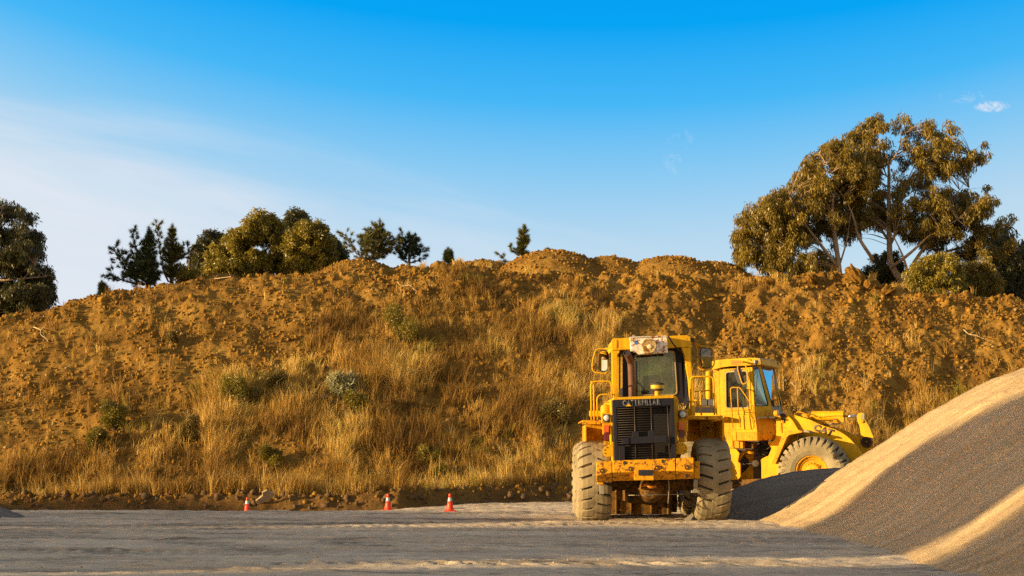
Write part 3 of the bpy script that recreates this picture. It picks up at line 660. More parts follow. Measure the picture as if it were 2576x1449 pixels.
def gum(name, label, key, outline, D, limbs, n_cl, per, rad, depth, seed, mat, holes=(), bark=None, L=.24, w=.03, droop=.85, group=None, cat='tree', base=None, twig=.02, smooth_tw=2):
    n_cl = int(n_cl * (2.1 if name == 'eucalyptus_tree' else 2.3)); per = int(per * .34); rad = rad * (.68 if name == 'eucalyptus_tree' else .66); L *= .88; w *= .9; per = int(per * 1.15); twig *= .5
    r = np.random.default_rng(seed); k = D / F
    Pl = [(P(*zp(key, a, b_), D).x, P(*zp(key, a, b_), D).z) for a, b_ in outline]
    Hl = [[(P(*zp(key, a, b_), D).x, P(*zp(key, a, b_), D).z) for a, b_ in h] for h in holes]
    xs_ = [p[0] for p in Pl]; zs_ = [p[1] for p in Pl]
    cx, cz = (min(xs_) + max(xs_)) / 2, (min(zs_) + max(zs_)) / 2; hw, hh = (max(xs_) - min(xs_)) / 2, (max(zs_) - min(zs_)) / 2
    c = []; sp = rad * .5
    while len(c) < n_cl:
        sp *= .97
        x = r.uniform(min(xs_), max(xs_), 400); z = r.uniform(min(zs_), max(zs_), 400)
        okk = inpoly(x, z, Pl)
        for h in Hl: okk &= ~inpoly(x, z, h)
        okk &= (fbm(x * 1.5, z * 1.7, 2, seed) > (-.17 if key == 'T' else -.42)) if name == 'eucalyptus_tree' else (fbm(x * 1.2, z * 1.2, 2, seed) > -.48)
        for xx, zz in zip(x[okk], z[okk]):
            if len(c) < n_cl and all((xx - q[0]) ** 2 + (zz - q[2]) ** 2 > sp ** 2 for q in c[-40:]):
                e = math.sqrt(max(.05, 1 - ((xx - cx) / hw) ** 2 * .8 - ((zz - cz) / hh) ** 2 * .5)); c.append((xx, D + r.uniform(-1, 1) * depth * e, zz))
    LA = np.array([a.lerp(b_, t)[:] for l in [[P(*zp(key, *q[:2]), D) for q in l0] for l0 in limbs if l0[0][2] > .09] for a, b_ in zip(l[:-1], l[1:]) for t in np.linspace(0, 1, 12)] or [(0, 0, -99)])
    if name == 'eucalyptus_tree':      # the thick limbs stay in sight: leaves next to them hang on the far side
        c = [(a, (D + abs(b_ - D) + .5) if ((LA[:, 0] - a) ** 2 + (LA[:, 2] - e_) ** 2).min() < .36 and r.uniform() < .8 else b_, e_) for a, b_, e_ in c]
    cen = np.array(c); cen[:, 0] -= .4 if key == 'U' and name == 'eucalyptus_tree' else 0; kk = .955 if key == 'T' and name == 'eucalyptus_tree' else 1.; cen[:, 0] = cx + (cen[:, 0] - cx) * kk; cen[:, 2] = min(zs_) + (cen[:, 2] - min(zs_)) * kk
    rd = rad * r.uniform(.65, 1.25, (n_cl, 1)) * np.array([[.95, .95, 1.0]])
    lim = [[P(*zp(key, *q[:2]), D + (q[3] if len(q) > 3 else 0)) for q in l] for l in limbs]; lr = [[q[2] * (.62 if name == 'eucalyptus_tree' else 1) for q in l] for l in limbs]
    bpt = base if base is not None else lim[0][0]
    rt = root(name, bpt, label, cat, group)
    V, Fq, tn = leaf_cloud(cen, rd, per, r, L, w, droop); off = np.array(bpt[:])
    mb = MB()
    for l, rr in zip(lim, lr):
        mb.tube(l, rr, 9, fillet=.5) if len(l) == 2 else mb.tube(l, [rr[0], rr[-1]], 9, fillet=.6)
    allp = [a.lerp(b_, t) for l in lim for a, b_ in zip(l[:-1], l[1:]) for t in (0, .33, .66, 1)]
    A = np.array([p[:] for p in allp])
    for q in cen[:: 1]:
        d = ((A - q) ** 2).sum(1) + np.where(A[:, 2] > q[2] - .1, 4., 0); j = int(np.argmin(d)); a = Vector(A[j]); bq = Vector(q)
        mid = a.lerp(bq, .5) + Vector((0, 0, .12 * (bq - a).length))
        mb.tube([a, mid, bq], [twig * 1.8, twig * .35], 4, fillet=.4, caps=False)
    mb.build('trunk', bark or m_bark, rt, bevel=None, smooth=True)
    link('crown', npmesh('crown', V - off, Fq, mat, False, tn), rt)
    return rt
# the big gum on the right: outline and gaps measured on the crop T
big_out = [(60, 900), (130, 790), (260, 740), (290, 690), (430, 650), (500, 560), (560, 440), (590, 370), (700, 335), (800, 280), (880, 215), (930, 140), (1050, 105), (1200, 95), (1340, 100), (1380, 170), (1460, 145), (1560, 215), (1600, 330), (1680, 350), (1780, 340), (1785, 450), (1730, 560), (1660, 560), (1640, 640), (1540, 700), (1760, 620), (1880, 640), (1890, 760), (1840, 860), (1900, 950), (1930, 850), (2010, 850), (2000, 950), (2080, 1000), (2010, 1090), (1900, 1130), (1800, 1120), (1700, 1100), (1600, 1010), (1400, 1000), (1250, 900), (1150, 960), (1060, 930), (1000, 990), (900, 900), (850, 1000), (700, 1100), (600, 1180), (420, 1230), (290, 1240), (290, 1130), (130, 1150), (80, 1040)]
big_hole = [[(1090, 400), (1230, 420), (1180, 600), (1130, 560)], [(960, 380), (1060, 400), (1010, 450)], [(1010, 640), (1060, 640), (1080, 800), (1030, 820)], [(1220, 420), (1330, 400), (1330, 450), (1240, 480)], [(940, 900), (1080, 880), (1130, 1000), (1080, 1060), (960, 1000)], [(1240, 960), (1420, 940), (1380, 1050), (1270, 1060)], [(560, 1010), (680, 1000), (660, 1100), (540, 1080)], [(300, 1000), (360, 1010), (340, 1060)]]
big_limbs = [[(1290, 1330, .34), (1175, 1180, .24), (1165, 900, .19), (1165, 640, .13), (1165, 440, .09), (1120, 380, .05)],
             [(1172, 1040, .15), (1220, 940, .11), (1240, 780, .07), (1290, 600, .04)], [(1165, 480, .07), (1240, 380, .05), (1250, 280, .03)], [(1150, 560, .06), (1090, 400, .04), (1060, 260, .025)],
             [(1160, 1000, .12), (1080, 880, .08, 1), (1030, 700, .05, 1.2)], [(1185, 1190, .15, -.5), (1330, 1080, .10, -1), (1450, 960, .08, -1.5), (1640, 860, .04, -2)],
             [(1290, 1240, .17, .5), (1400, 1060, .10, .7), (1620, 820, .06, 1), (1720, 640, .03, 1.2)], [(1320, 1220, .13, 1), (1500, 1100, .08, 1.4), (1720, 1040, .05, 1.6), (1960, 960, .02, 1.8)],
             [(1300, 1250, .12, -1), (1270, 1120, .08, -1), (1200, 980, .05, -1.2)], [(1500, 1000, .05), (1560, 760, .04), (1700, 600, .02), (1740, 420, .015)]]
gb = P(*zp('T', 1290, 1420), 80)
gum('eucalyptus_tree', 'biggest gum tree, tall open crown and bare pale trunk, on the right ridge', 'T', [q for q in big_out[12:] if q[0] > 820] + [(850, 760), (820, 600), (800, 430), (810, 270)], 80., [[(1290, 1420, .36)] + big_limbs[0]] + big_limbs[1:], 330, 290, .50, 2.6, 3, m_gum, big_hole, base=gb)
lean_limbs = [[(835, 1300, .22), (800, 1020, .14), (770, 800, .08), (800, 600, .05), (700, 420, .03)], [(820, 1200, .16), (700, 1040, .11, -.5), (560, 860, .06, -1), (480, 700, .03, -1)],
              [(830, 1160, .08), (880, 1000, .05), (900, 820, .03)], [(1060, 1140, .15), (950, 980, .11), (930, 860, .08), (860, 700, .05), (760, 600, .03)], [(700, 1040, .06), (500, 950, .05), (300, 1020, .02)]]
gum('eucalyptus_tree', 'dense gum tree with several leaning stems and low drooping leaves, left of the biggest one', 'T', [(60, 900), (130, 790), (260, 740), (290, 690), (430, 650), (500, 560), (560, 440), (590, 370), (700, 335), (800, 280), (900, 330), (1000, 450), (1100, 460), (1120, 560), (1010, 640), (1000, 900), (880, 950), (800, 1060), (700, 1100), (600, 1180), (420, 1230), (290, 1240), (290, 1130), (130, 1150), (80, 1040)], 78., lean_limbs, 300, 330, .50, 2.2, 4, m_gum, big_hole, base=P(*zp('T', 835, 1400), 78))
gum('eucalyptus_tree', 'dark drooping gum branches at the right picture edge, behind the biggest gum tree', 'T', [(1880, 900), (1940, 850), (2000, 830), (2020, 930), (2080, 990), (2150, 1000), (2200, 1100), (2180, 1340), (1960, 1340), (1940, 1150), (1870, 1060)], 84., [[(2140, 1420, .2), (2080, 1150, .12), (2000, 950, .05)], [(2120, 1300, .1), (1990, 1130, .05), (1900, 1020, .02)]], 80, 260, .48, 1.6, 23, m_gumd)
for i, (ol, lab, dd, nn, mt) in enumerate([
    ([(1250, 1330), (1290, 1200), (1400, 1130), (1560, 1090), (1650, 1180), (1680, 1330), (1600, 1400), (1300, 1400)], 'yellow-green gum shrub at the foot of the biggest gum tree', 77, 80, m_gum2),
    ([(1640, 1290), (1700, 1170), (1820, 1150), (1900, 1220), (1930, 1370), (1660, 1400)], 'olive shrub second from the right picture edge on the ridge', 79, 55, m_gum),
    ([(1890, 1300), (1960, 1130), (2050, 1080), (2098, 1060), (2150, 1100), (2150, 1420), (1900, 1420)], 'dark shrub cut by the right picture edge on the ridge', 81, 75, m_gumd),
    ([(1000, 1230), (1050, 1110), (1180, 1090), (1260, 1180), (1240, 1300), (1010, 1300)], 'low dark shrub behind the biggest gum trunk', 82, 45, m_gumd),
    ([(480, 1230), (560, 1100), (700, 1090), (800, 1150), (820, 1270), (500, 1270)], 'low shrub under the leaning stems of the dense gum tree', 82, 45, m_gum)]):
    xm = sum(a for a, b_ in ol) / len(ol); gum('gum_shrub', lab, 'T', ol, dd, [[(xm, 1440, .08), (xm - 20, 1300, .05), (xm + 10, 1200, .02)], [(xm, 1430, .06), (xm + 90, 1290, .02)]], nn, 260, .42, 1.3, 40 + i, mt, cat='shrub', droop=.75, L=.2)
# gum at the left edge
ZO['U'] = (0., 465.4, .26855)   # crop 0,740 - 1100,1300
lo = [(-420, 400), (-300, 160), (-150, 90), (0, 110), (110, 165), (230, 190), (300, 250), (320, 310), (230, 350), (290, 400), (380, 420), (330, 500), (310, 540), (400, 530), (445, 620), (380, 700), (360, 760), (430, 740), (520, 760), (520, 880), (490, 960), (550, 990), (500, 1080), (560, 1150), (400, 1230), (0, 1260), (-400, 1260)]
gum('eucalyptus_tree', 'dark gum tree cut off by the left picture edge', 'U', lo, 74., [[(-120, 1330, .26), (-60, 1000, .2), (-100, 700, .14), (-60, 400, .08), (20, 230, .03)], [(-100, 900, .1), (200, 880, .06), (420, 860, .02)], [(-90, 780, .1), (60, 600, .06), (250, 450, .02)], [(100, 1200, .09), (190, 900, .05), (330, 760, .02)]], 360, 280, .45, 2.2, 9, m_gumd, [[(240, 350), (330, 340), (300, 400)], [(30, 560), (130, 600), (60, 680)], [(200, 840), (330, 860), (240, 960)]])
# broad bushy gums in the middle
for i, (ol, lab, dd, nn, mt) in enumerate([
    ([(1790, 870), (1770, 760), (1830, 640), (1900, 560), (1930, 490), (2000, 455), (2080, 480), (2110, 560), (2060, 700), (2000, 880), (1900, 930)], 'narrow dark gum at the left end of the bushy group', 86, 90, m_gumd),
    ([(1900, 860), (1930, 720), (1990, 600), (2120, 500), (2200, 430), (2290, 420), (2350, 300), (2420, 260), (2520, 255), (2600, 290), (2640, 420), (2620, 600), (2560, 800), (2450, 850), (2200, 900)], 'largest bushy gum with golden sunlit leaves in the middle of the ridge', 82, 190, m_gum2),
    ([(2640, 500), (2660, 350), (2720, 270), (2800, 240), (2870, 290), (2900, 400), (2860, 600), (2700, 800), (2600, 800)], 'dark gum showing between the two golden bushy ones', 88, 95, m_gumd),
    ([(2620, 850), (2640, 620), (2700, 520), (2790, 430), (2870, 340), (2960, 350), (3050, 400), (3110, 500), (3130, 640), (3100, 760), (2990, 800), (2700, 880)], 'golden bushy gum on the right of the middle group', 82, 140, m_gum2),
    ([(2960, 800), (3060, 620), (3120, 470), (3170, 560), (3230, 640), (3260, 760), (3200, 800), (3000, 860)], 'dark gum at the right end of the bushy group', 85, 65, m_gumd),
    ([(1680, 920), (1700, 840), (1770, 780), (1850, 830), (1880, 930)], 'small yellow gum bush at the left foot of the bushy group', 80, 22, m_gum2)]):
    xm = sum(a for a, b_ in ol) / len(ol)
    gum('gum_tree', lab, 'U', ol, dd, [[(xm, 1000, .14), (xm - 10, 800, .09), (xm + 15, 600, .05)], [(xm, 960, .09), (xm + 90, 700, .03)], [(xm, 960, .09), (xm - 90, 720, .03)]], nn, 300, .42, 1.6, 60 + i, mt, droop=.6, L=.2, w=.036, group='bushy gum trees on the ridge', bark=m_barkd)

# ------------------------------------------------------------------ pines: limbs sweep up and end in tufts of needles
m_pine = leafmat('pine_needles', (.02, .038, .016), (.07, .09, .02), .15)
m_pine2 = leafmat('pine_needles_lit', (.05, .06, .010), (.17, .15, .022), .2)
def needles(tufts, per, r, L, w):
    n = len(tufts) * per; C = np.repeat(np.array([t[0] for t in tufts]), per, 0); A = np.repeat(np.array([t[1] for t in tufts]), per, 0)
    d = r.normal(0, 1, (n, 3)); d /= np.linalg.norm(d, axis=1)[:, None]; a = d + A * 1.0; a /= np.linalg.norm(a, axis=1)[:, None]
    b_ = np.cross(a, r.normal(0, 1, (n, 3))); b_ /= np.linalg.norm(b_, axis=1)[:, None] + 1e-6
    l = L * r.uniform(.6, 1.2, n)[:, None]; pos = C + A * r.uniform(-.14, .05, n)[:, None]
    V = np.empty((n, 3, 3)); V[:, 0] = pos - b_ * w; V[:, 1] = pos + b_ * w; V[:, 2] = pos + a * l
    return V.reshape(-1, 3), np.arange(n * 3).reshape(n, 3), np.repeat(np.clip(r.uniform(0, 1, n) * .6 + np.repeat(r.uniform(0, 1, len(tufts)), per) * .4, 0, 1), 3)
def pine(label, basep, topp, key, D, halfw, seed, mat, whorls=9, extra=(), sparse=.0, name='pine_tree', up=.75, L=.17, tsp=.33):
    """halfw: list of (t, left, right) half widths in crop pixels"""
    r = np.random.default_rng(seed); B = Z(key, *basep, D); T = Z(key, *topp, D); sc = ZO[key][2] * D / F
    rt = root(name, B, label, 'tree'); mb = MB(); H = (T - B).length; mb.tube([B, B.lerp(T, .5) + Vector((r.normal(0, .04), 0, 0)), T], [.035 + H * .022, .015], 8, fillet=.4)
    tufts = []
    def limb(a, b_, rad):
        v_ = b_ - a; c1 = a + Vector((v_.x * .6, v_.y * .6, v_.z * .25)); mb.tube([a, c1, b_], [rad, .008], 5, fillet=.5, caps=False)
        n = max(2, int(v_.length / tsp))
        for i in range(n + 1):
            t = .30 + .70 * i / n; p = a * (1 - t) ** 2 + c1 * 2 * t * (1 - t) + b_ * t * t; d = (b_ - c1).normalized()
            tufts.append((p[:], d[:]))
            if v_.length > .5:
                for s in ((-1, 1) if v_.length < 1.6 else (-1, 1, -1, 1)):
                    sd = d.cross(Vector(r.normal(0, 1, 3))).normalized() * r.uniform(.6, 1.1) + d * .5 + Vector((0, 0, r.uniform(.1, .5))); q = p + (sd + Vector((0, 0, r.uniform(-.3, .3)))).normalized() * r.uniform(.22, .5) * min(1.6, v_.length) * (1.2 - t * .6); mb.tube([p, q], [.008, .004], 3, caps=False); tufts.append((q[:], sd.normalized()[:]))
    tl = [h[0] for h in halfw]; lf = [h[1] * sc for h in halfw]; rg = [h[2] * sc for h in halfw]
    for k in range(whorls):
        t = .12 + .86 * (k + .2 * r.uniform(-1, 1)) / whorls; p = B.lerp(T, t); nb = 5 + int(r.integers(0, 3))
        a0 = r.uniform(0, 6.28)
        for j in range(nb):
            if r.uniform() < sparse: continue
            a = a0 + j * 6.283 / nb + r.normal(0, .2); cx = math.cos(a); wdt = np.interp(t, tl, rg if cx > 0 else lf); wdt *= r.uniform(.8, 1.08)
            if wdt < .08: continue
            e = p + Vector((cx * wdt, math.sin(a) * (np.interp(t, tl, lf) + np.interp(t, tl, rg)) / 2 * .9, wdt * up * r.uniform(.5, 1.1)))
            limb(p, e, .012 + .012 * wdt)
    for (x0, y0, x1, y1) in extra: limb(Z(key, x0, y0, D), Z(key, x1, y1, D + r.uniform(-.4, .4)), .05)
    tufts += [(T[:], (0, 0, 1)), ((T - Vector((0, 0, .12)))[:], (0, 0, 1))]
    V, Fq, tn = needles(tufts, 75, r, L * 1.25, .010)
    mb.build('trunk', m_barkd, rt, bevel=None, smooth=True)
    link('crown', npmesh('crown', V - np.array(B[:]), Fq, mat, False, tn), rt)
pine('dark pine with two raised side limbs, tallest of the left pair', (1378, 1010), (1395, 405), 'U', 76, [(0, 150, 80), (.25, 180, 100), (.45, 90, 70), (.6, 60, 80), (.8, 30, 40), (1, 5, 5)], 3, m_pine, 13, [(1360, 930, 1070, 600), (1340, 930, 1040, 840), (1370, 760, 1245, 470), (1370, 900, 1150, 690)])
pine('thin pine with a lit golden top, just right of the dark raised-limb pine', (1605, 930), (1615, 380), 'U', 78, [(0, 60, 60), (.3, 70, 80), (.5, 90, 90), (.7, 60, 30), (.85, 30, 30), (1, 8, 8)], 4, m_pine2, 11, [(1600, 690, 1840, 575), (1580, 910, 1470, 395), (1600, 700, 1760, 640)], .25)
pine('tiny young pine sticking up from the left ridge', (975, 1050), (955, 915), 'U', 74, [(0, 40, 60), (.5, 28, 35), (1, 5, 5)], 5, m_pine, 5)
pine('little pine tip peeping over the far left ridge', (935, 1065), (933, 1030), 'U', 75, [(0, 18, 18), (1, 8, 8)], 15, m_pine, 3)
ZO['W'] = (628.9, 503.1, .31737)  # crop 1000,800 - 2300,1300
pine('wide pine with spreading limbs, right of the bushy gum trees', (962, 510), (1030, 165), 'W', 80, [(0, 110, 170), (.3, 130, 160), (.5, 80, 90), (.7, 75, 50), (.9, 40, 30), (1, 10, 10)], 6, m_pine2, 7, [(955, 480, 760, 285), (960, 450, 1155, 330), (960, 480, 860, 460), (965, 400, 885, 300)], .5)
pine('rounded dark pine between the wide pine and the orange heaps', (1262, 540), (1262, 265), 'W', 81, [(0, 90, 120), (.35, 100, 110), (.6, 80, 75), (.85, 60, 50), (1, 15, 15)], 7, m_pine, 7, [(1235, 420, 1205, 265), (1262, 500, 1380, 440)], .5)
pine('small pointed pine alone over the ridge', (1572, 510), (1572, 390), 'W', 80, [(0, 38, 38), (.5, 28, 30), (1, 4, 4)], 8, m_pine, 7)
pine('slender upright pine behind the highest orange heap', (2168, 470), (2172, 205), 'W', 86, [(0, 60, 45), (.3, 50, 42), (.6, 40, 38), (.85, 34, 30), (1, 10, 10)], 10, m_pine2, 10, [(2160, 450, 2065, 375), (2120, 560, 1990, 450)], .4)
pine('pine tip just showing above the highest orange heap', (2362, 440), (2362, 395), 'W', 88, [(0, 24, 24), (1, 10, 10)], 11, m_pine2, 3)
pine('small grey spruce with level tiers at the left foot of the gum trees', (150, 1290), (128, 1140), 'T', 92, [(0, 60, 65), (.4, 45, 42), (.7, 25, 22), (1, 3, 3)], 12, m_pine, 9, up=.15, name='spruce_tree', L=.13)

# ------------------------------------------------------------------ shrubs on the face of the hill
m_sh1 = leafmat('shrub_leaf', (.10, .085, .008), (.30, .235, .025)); m_sh2 = leafmat('shrub_gold', (.13, .10, .02), (.34, .24, .06)); m_sh3 = leafmat('silver_leaf', (.22, .22, .10), (.50, .47, .26))
def shrub(px, py, wpx, hpx, mat, label, seed, per=900, L=.09, w=.014, droop=.0, n=9):
    r = np.random.default_rng(seed); p = hit(px, py + hpx * .45); k = p.y / F; hw, hh = wpx * k / 2, hpx * k / 2
    rt = root('shrub', p, label, 'shrub'); cen = np.stack([r.uniform(-.7, .7, n) * hw, r.uniform(-.5, .5, n) * hw, r.uniform(.35, 1.5, n) * hh], -1)
    V, Fq, tn = leaf_cloud(cen, np.full((n, 3), 1.) * min(hw, hh) * .6, per, r, L, w, droop, .45)
    mb = MB()
    for c in cen: mb.tube([Vector((0, 0, -.1)) + p, p + Vector(c) * .5, p + Vector(c)], [.02, .006], 4, fillet=.1, caps=False)
    mb.build('stems', m_barkd, rt, bevel=None); link('foliage', npmesh('foliage', V, Fq, mat, False, tn), rt)
shrub(862, 972, 66, 60, m_sh3, 'silvery spiky-leaved shrub alone in mid slope', 1, 160, .26, .026, n=10)
shrub(590, 985, 70, 100, m_sh1, 'tall olive-green shrub left of the golden ones in mid slope', 2)
shrub(700, 962, 90, 60, m_sh2, 'rounded golden-brown shrub left of the silvery one', 3)
shrub(632, 998, 70, 50, m_sh2, 'low golden shrub touching the tall olive one', 4)
shrub(288, 1045, 60, 90, m_sh1, 'dark green shrub highest on the lower left slope', 5)
shrub(245, 1105, 60, 70, m_sh1, 'green shrub below the dark one on the lower left slope', 6)
shrub(470, 1080, 50, 70, m_sh2, 'yellowish bush between the two green groups on the left slope', 7)
shrub(1075, 1150, 70, 60, m_sh1, 'dark green shrub low on the slope above the cone nearest the loader', 8)
shrub(1105, 1195, 30, 60, m_sh1, 'narrow bright green plant low on the slope beside the dark shrub', 9)
shrub(1010, 820, 90, 110, m_sh1, 'brown-green shrub high in the middle of the slope', 10)
shrub(1395, 1040, 70, 70, m_sh2, 'golden shrub just left of the nearer loader mirror and rails', 11)
shrub(680, 1150, 50, 50, m_sh1, 'green shrub low on the slope above the leftmost cone', 12)
shrub(900, 1020, 60, 60, m_sh1, 'olive shrub directly below the silvery one', 13)
shrub(425, 850, 40, 30, m_sh2, 'small dry reddish bush on the bare upper left slope', 14)
# dead sticks lying on the slope
m_stick = plain('dead_stick', (.55, .40, .22), .8)
for i, (x0, y0, x1, y1, lab) in enumerate([(520, 710, 600, 705, 'pale curved stick on the ridge below the bushy gum trees'), (2420, 840, 2480, 865, 'dry stick on the upper right slope'), (1000, 715, 1050, 740, 'dry branch near the ridge below the rounded dark pine'),
    (1980, 960, 2020, 1000, 'bare twig left of the farther loader windshield, on the slope behind it'), (90, 830, 130, 870, 'thin dead branch on the bare upper left slope')]):
    a = hit(x0, y0); b_ = hit(x1, y1); mb = MB(); r = np.random.default_rng(i)
    rt_ = a.lerp(b_, .5); q = [a.lerp(b_, t) + Vector((r.normal(0, .06), -.15, .12 + r.normal(0, .06))) for t in (0, .25, .5, .75, 1)]
    mb.tube(q, [.022, .008], 6, fillet=.15); mb.tube([q[1], q[1] + Vector((.25, -.1, .2))], [.014, .005], 5); mb.tube([q[3], q[3] + Vector((-.1, -.1, .25))], [.012, .005], 5)
    tag(mb.build('dead_stick', m_stick, None, bevel=None, smooth=True), lab, 'stick')
# ------------------------------------------------------------------ traffic cones
m_cone = plain('orange_rubber', (.90, .055, .008), .45); m_coll = plain('white_collar', (.50, .50, .56), .5)
def cone(x, y, label, first=None, rz=0, h=.535):
    z = float(fine_ground(np.array([x]), np.array([y]))[0]) + .004
    if first is None:
        rt = root('traffic_cone', (x, y, z), label, 'traffic cone', 'orange traffic cones along the yard edge'); p = Vector((x, y, z))
        mb = MB(); mb.prism(rounded([p + Vector((a * .19, b_ * .19, 0)) for a, b_ in ((-1, -1), (1, -1), (1, 1), (-1, 1))], .05), (0, 0, .028)); mb.build('base', m_cone, rt, .006)
        def rad(t): return .118 + (.032 - .118) * t
        mb = MB(); pr = [(.028, .128), (.045, rad(0))] + [(h * t, rad(t)) for t in (.2, .4, .565)] + [(h * .566, rad(.57) - .004), (h * .778, rad(.78) - .004), (h * .779, rad(.775)), (h * .97, rad(.97)), (h * .995, .026), (h, .018)]
        mb.lathe(p, (0, 0, 1), pr, 28); mb.build('cone_body', m_cone, rt, None, True)
        mb = MB(); mb.lathe(p, (0, 0, 1), [(h * .57, rad(.57)), (h * .775, rad(.775)), ], 28, caps=False); mb.build('reflective_collar', m_coll, rt, None, True)
        return rt
    c = first.copy(); COL.objects.link(c); c.location = (x, y, z); c.rotation_euler = (0, 0, rz); c['label'] = label
    for ch in list(first.children):
        d = ch.copy(); COL.objects.link(d); d.parent = c
    return c
c1 = cone((1132 - CX) * 44.6 / F, 44.6, 'traffic cone nearest the loader, rightmost of the three')
cone((976 - CX) * 47.5 / F, 47.5, 'middle one of the three traffic cones', c1, .2)
cone((622 - CX) * 51.2 / F, 51.2, 'traffic cone farthest from the loader, leftmost, its base hidden', c1, .5)
# ------------------------------------------------------------------ materials of the machines
YEL = (.70, .385, .003)
m_yel = paint('yellow_paint', YEL, rust=.07, rough=.45, grime=.45)
m_yelr = paint('rusty_yellow_paint', (.74, .34, .004), rust=.185, rough=.5, grime=.55, rustcol=(.22, .075, .012), scale=1.1)
m_yelw = paint('worn_yellow_paint', (.66, .32, .003), rust=.13, rough=.5, grime=.5)
m_blk = plain('black_steel', (.018, .018, .024), .5)
m_navy = paint('dark_paint', (.012, .013, .024), rust=.03, rough=.6, grime=.06)
m_dk = plain('greasy_steel', (.045, .03, .018), .7)
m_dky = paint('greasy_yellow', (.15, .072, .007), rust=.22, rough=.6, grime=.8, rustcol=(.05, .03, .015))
m_rod = plain('chrome_rod', (.75, .75, .78), .12, 1.)
m_bar = plain('grille_bar', (.07, .05, .035), .5, .2)
m_white = paint('rusty_white_paint', (.80, .76, .70), rust=.20, rough=.45, grime=.5, rustcol=(.34, .12, .02), scale=1.1)
m_rust = plain('rusty_pipe', (.13, .06, .03), .75, .2)
m_hose = plain('rubber_hose', (.022, .02, .018), .55)
m_lens = plain('lamp_lens', (.55, .55, .58), .15)
m_or = plain('orange_lens', (.75, .12, .01), .3); m_rd = plain('dark_red_lens', (.13, .012, .02), .3)
m_orp = paint('orange_plate', (.62, .22, .02), rust=.05)
m_silv = paint('bare_worn_metal', (.30, .27, .20), rust=.08, rough=.5, metal=.3)
m_blue = plain('blue_sticker', (.01, .16, .62), .4); m_cream = plain('cream_hub', (.80, .66, .40), .5)
m_amb = plain('amber_bowl', (.50, .34, .03), .25)
m_let = plain('grey_letter', (.075, .075, .085), .6); m_letd = plain('brown_letter', (.13, .085, .05), .6)
m_seat = plain('seat_fabric', (.03, .032, .04), .8)
m_curt = plain('crumpled_plastic', (.22, .19, .13), .5)
# dusty tyre rubber
m_tyre, nt, b = newmat('dusty_tyre'); v = objco(nt); n1 = noise(nt, 2.2, 5, .6, v); n2 = noise(nt, 30, 5, .7, v)
nt.links.new(mixc(nt, ramp(nt, n2, [(.62, g(0)), (.75, g(.6))]), ramp(nt, n1, [(.3, (.16, .13, .075)), (.5, (.26, .21, .12)), (.7, (.34, .275, .16))]), (.10, .085, .07)), b.inputs['Base Color'])
b.inputs['Roughness'].default_value = .9; bump(nt, b, n2, .35, .008)
m_groove = plain('groove_dark', (.055, .045, .035), .95)  # darker colour on the tread between the lugs
def glassmat(name, tint, refl):
    m = bpy.data.materials.new(name); m.use_nodes = True; nt = m.node_tree; nt.nodes.clear(); out = nt.nodes.new('ShaderNodeOutputMaterial')
    t = N(nt, 'BsdfTransparent'); t.inputs[0].default_value = (*tint, 1); gl = N(nt, 'BsdfGlossy'); gl.inputs['Roughness'].default_value = .03
    df = N(nt, 'BsdfDiffuse'); df.inputs[0].default_value = (.45, .45, .38, 1)
    fr = N(nt, 'Fresnel'); fr.inputs[0].default_value = 1.5
    du = ramp(nt, noise(nt, 2.5, 5, .7, objco(nt)), [(.4, g(.03)), (.75, g(.16))])
    a = N(nt, 'MixShader'); nt.links.new(du, a.inputs[0]); nt.links.new(t.outputs[0], a.inputs[1]); nt.links.new(df.outputs[0], a.inputs[2])
    mx = N(nt, 'MixShader'); nt.links.new(mth(nt, 'MULTIPLY', fr.outputs[0], refl, True), mx.inputs[0]); nt.links.new(a.outputs[0], mx.inputs[1]); nt.links.new(gl.outputs[0], mx.inputs[2])
    nt.links.new(mx.outputs[0], out.inputs[0]); return m
m_glass = glassmat('cab_glass', (.62, .74, .66), 1.3); m_glass2 = glassmat('windscreen_glass', (.25, .32, .36), 3.0)
m_mir, nt, b = newmat('mirror_glass'); b.inputs['Metallic'].default_value = 1; b.inputs['Roughness'].default_value = .04
nt.links.new(ramp(nt, noise(nt, 5, 4, .6, objco(nt)), [(.3, (.62, .62, .6)), (.7, (.82, .82, .8))]), b.inputs['Base Color'])

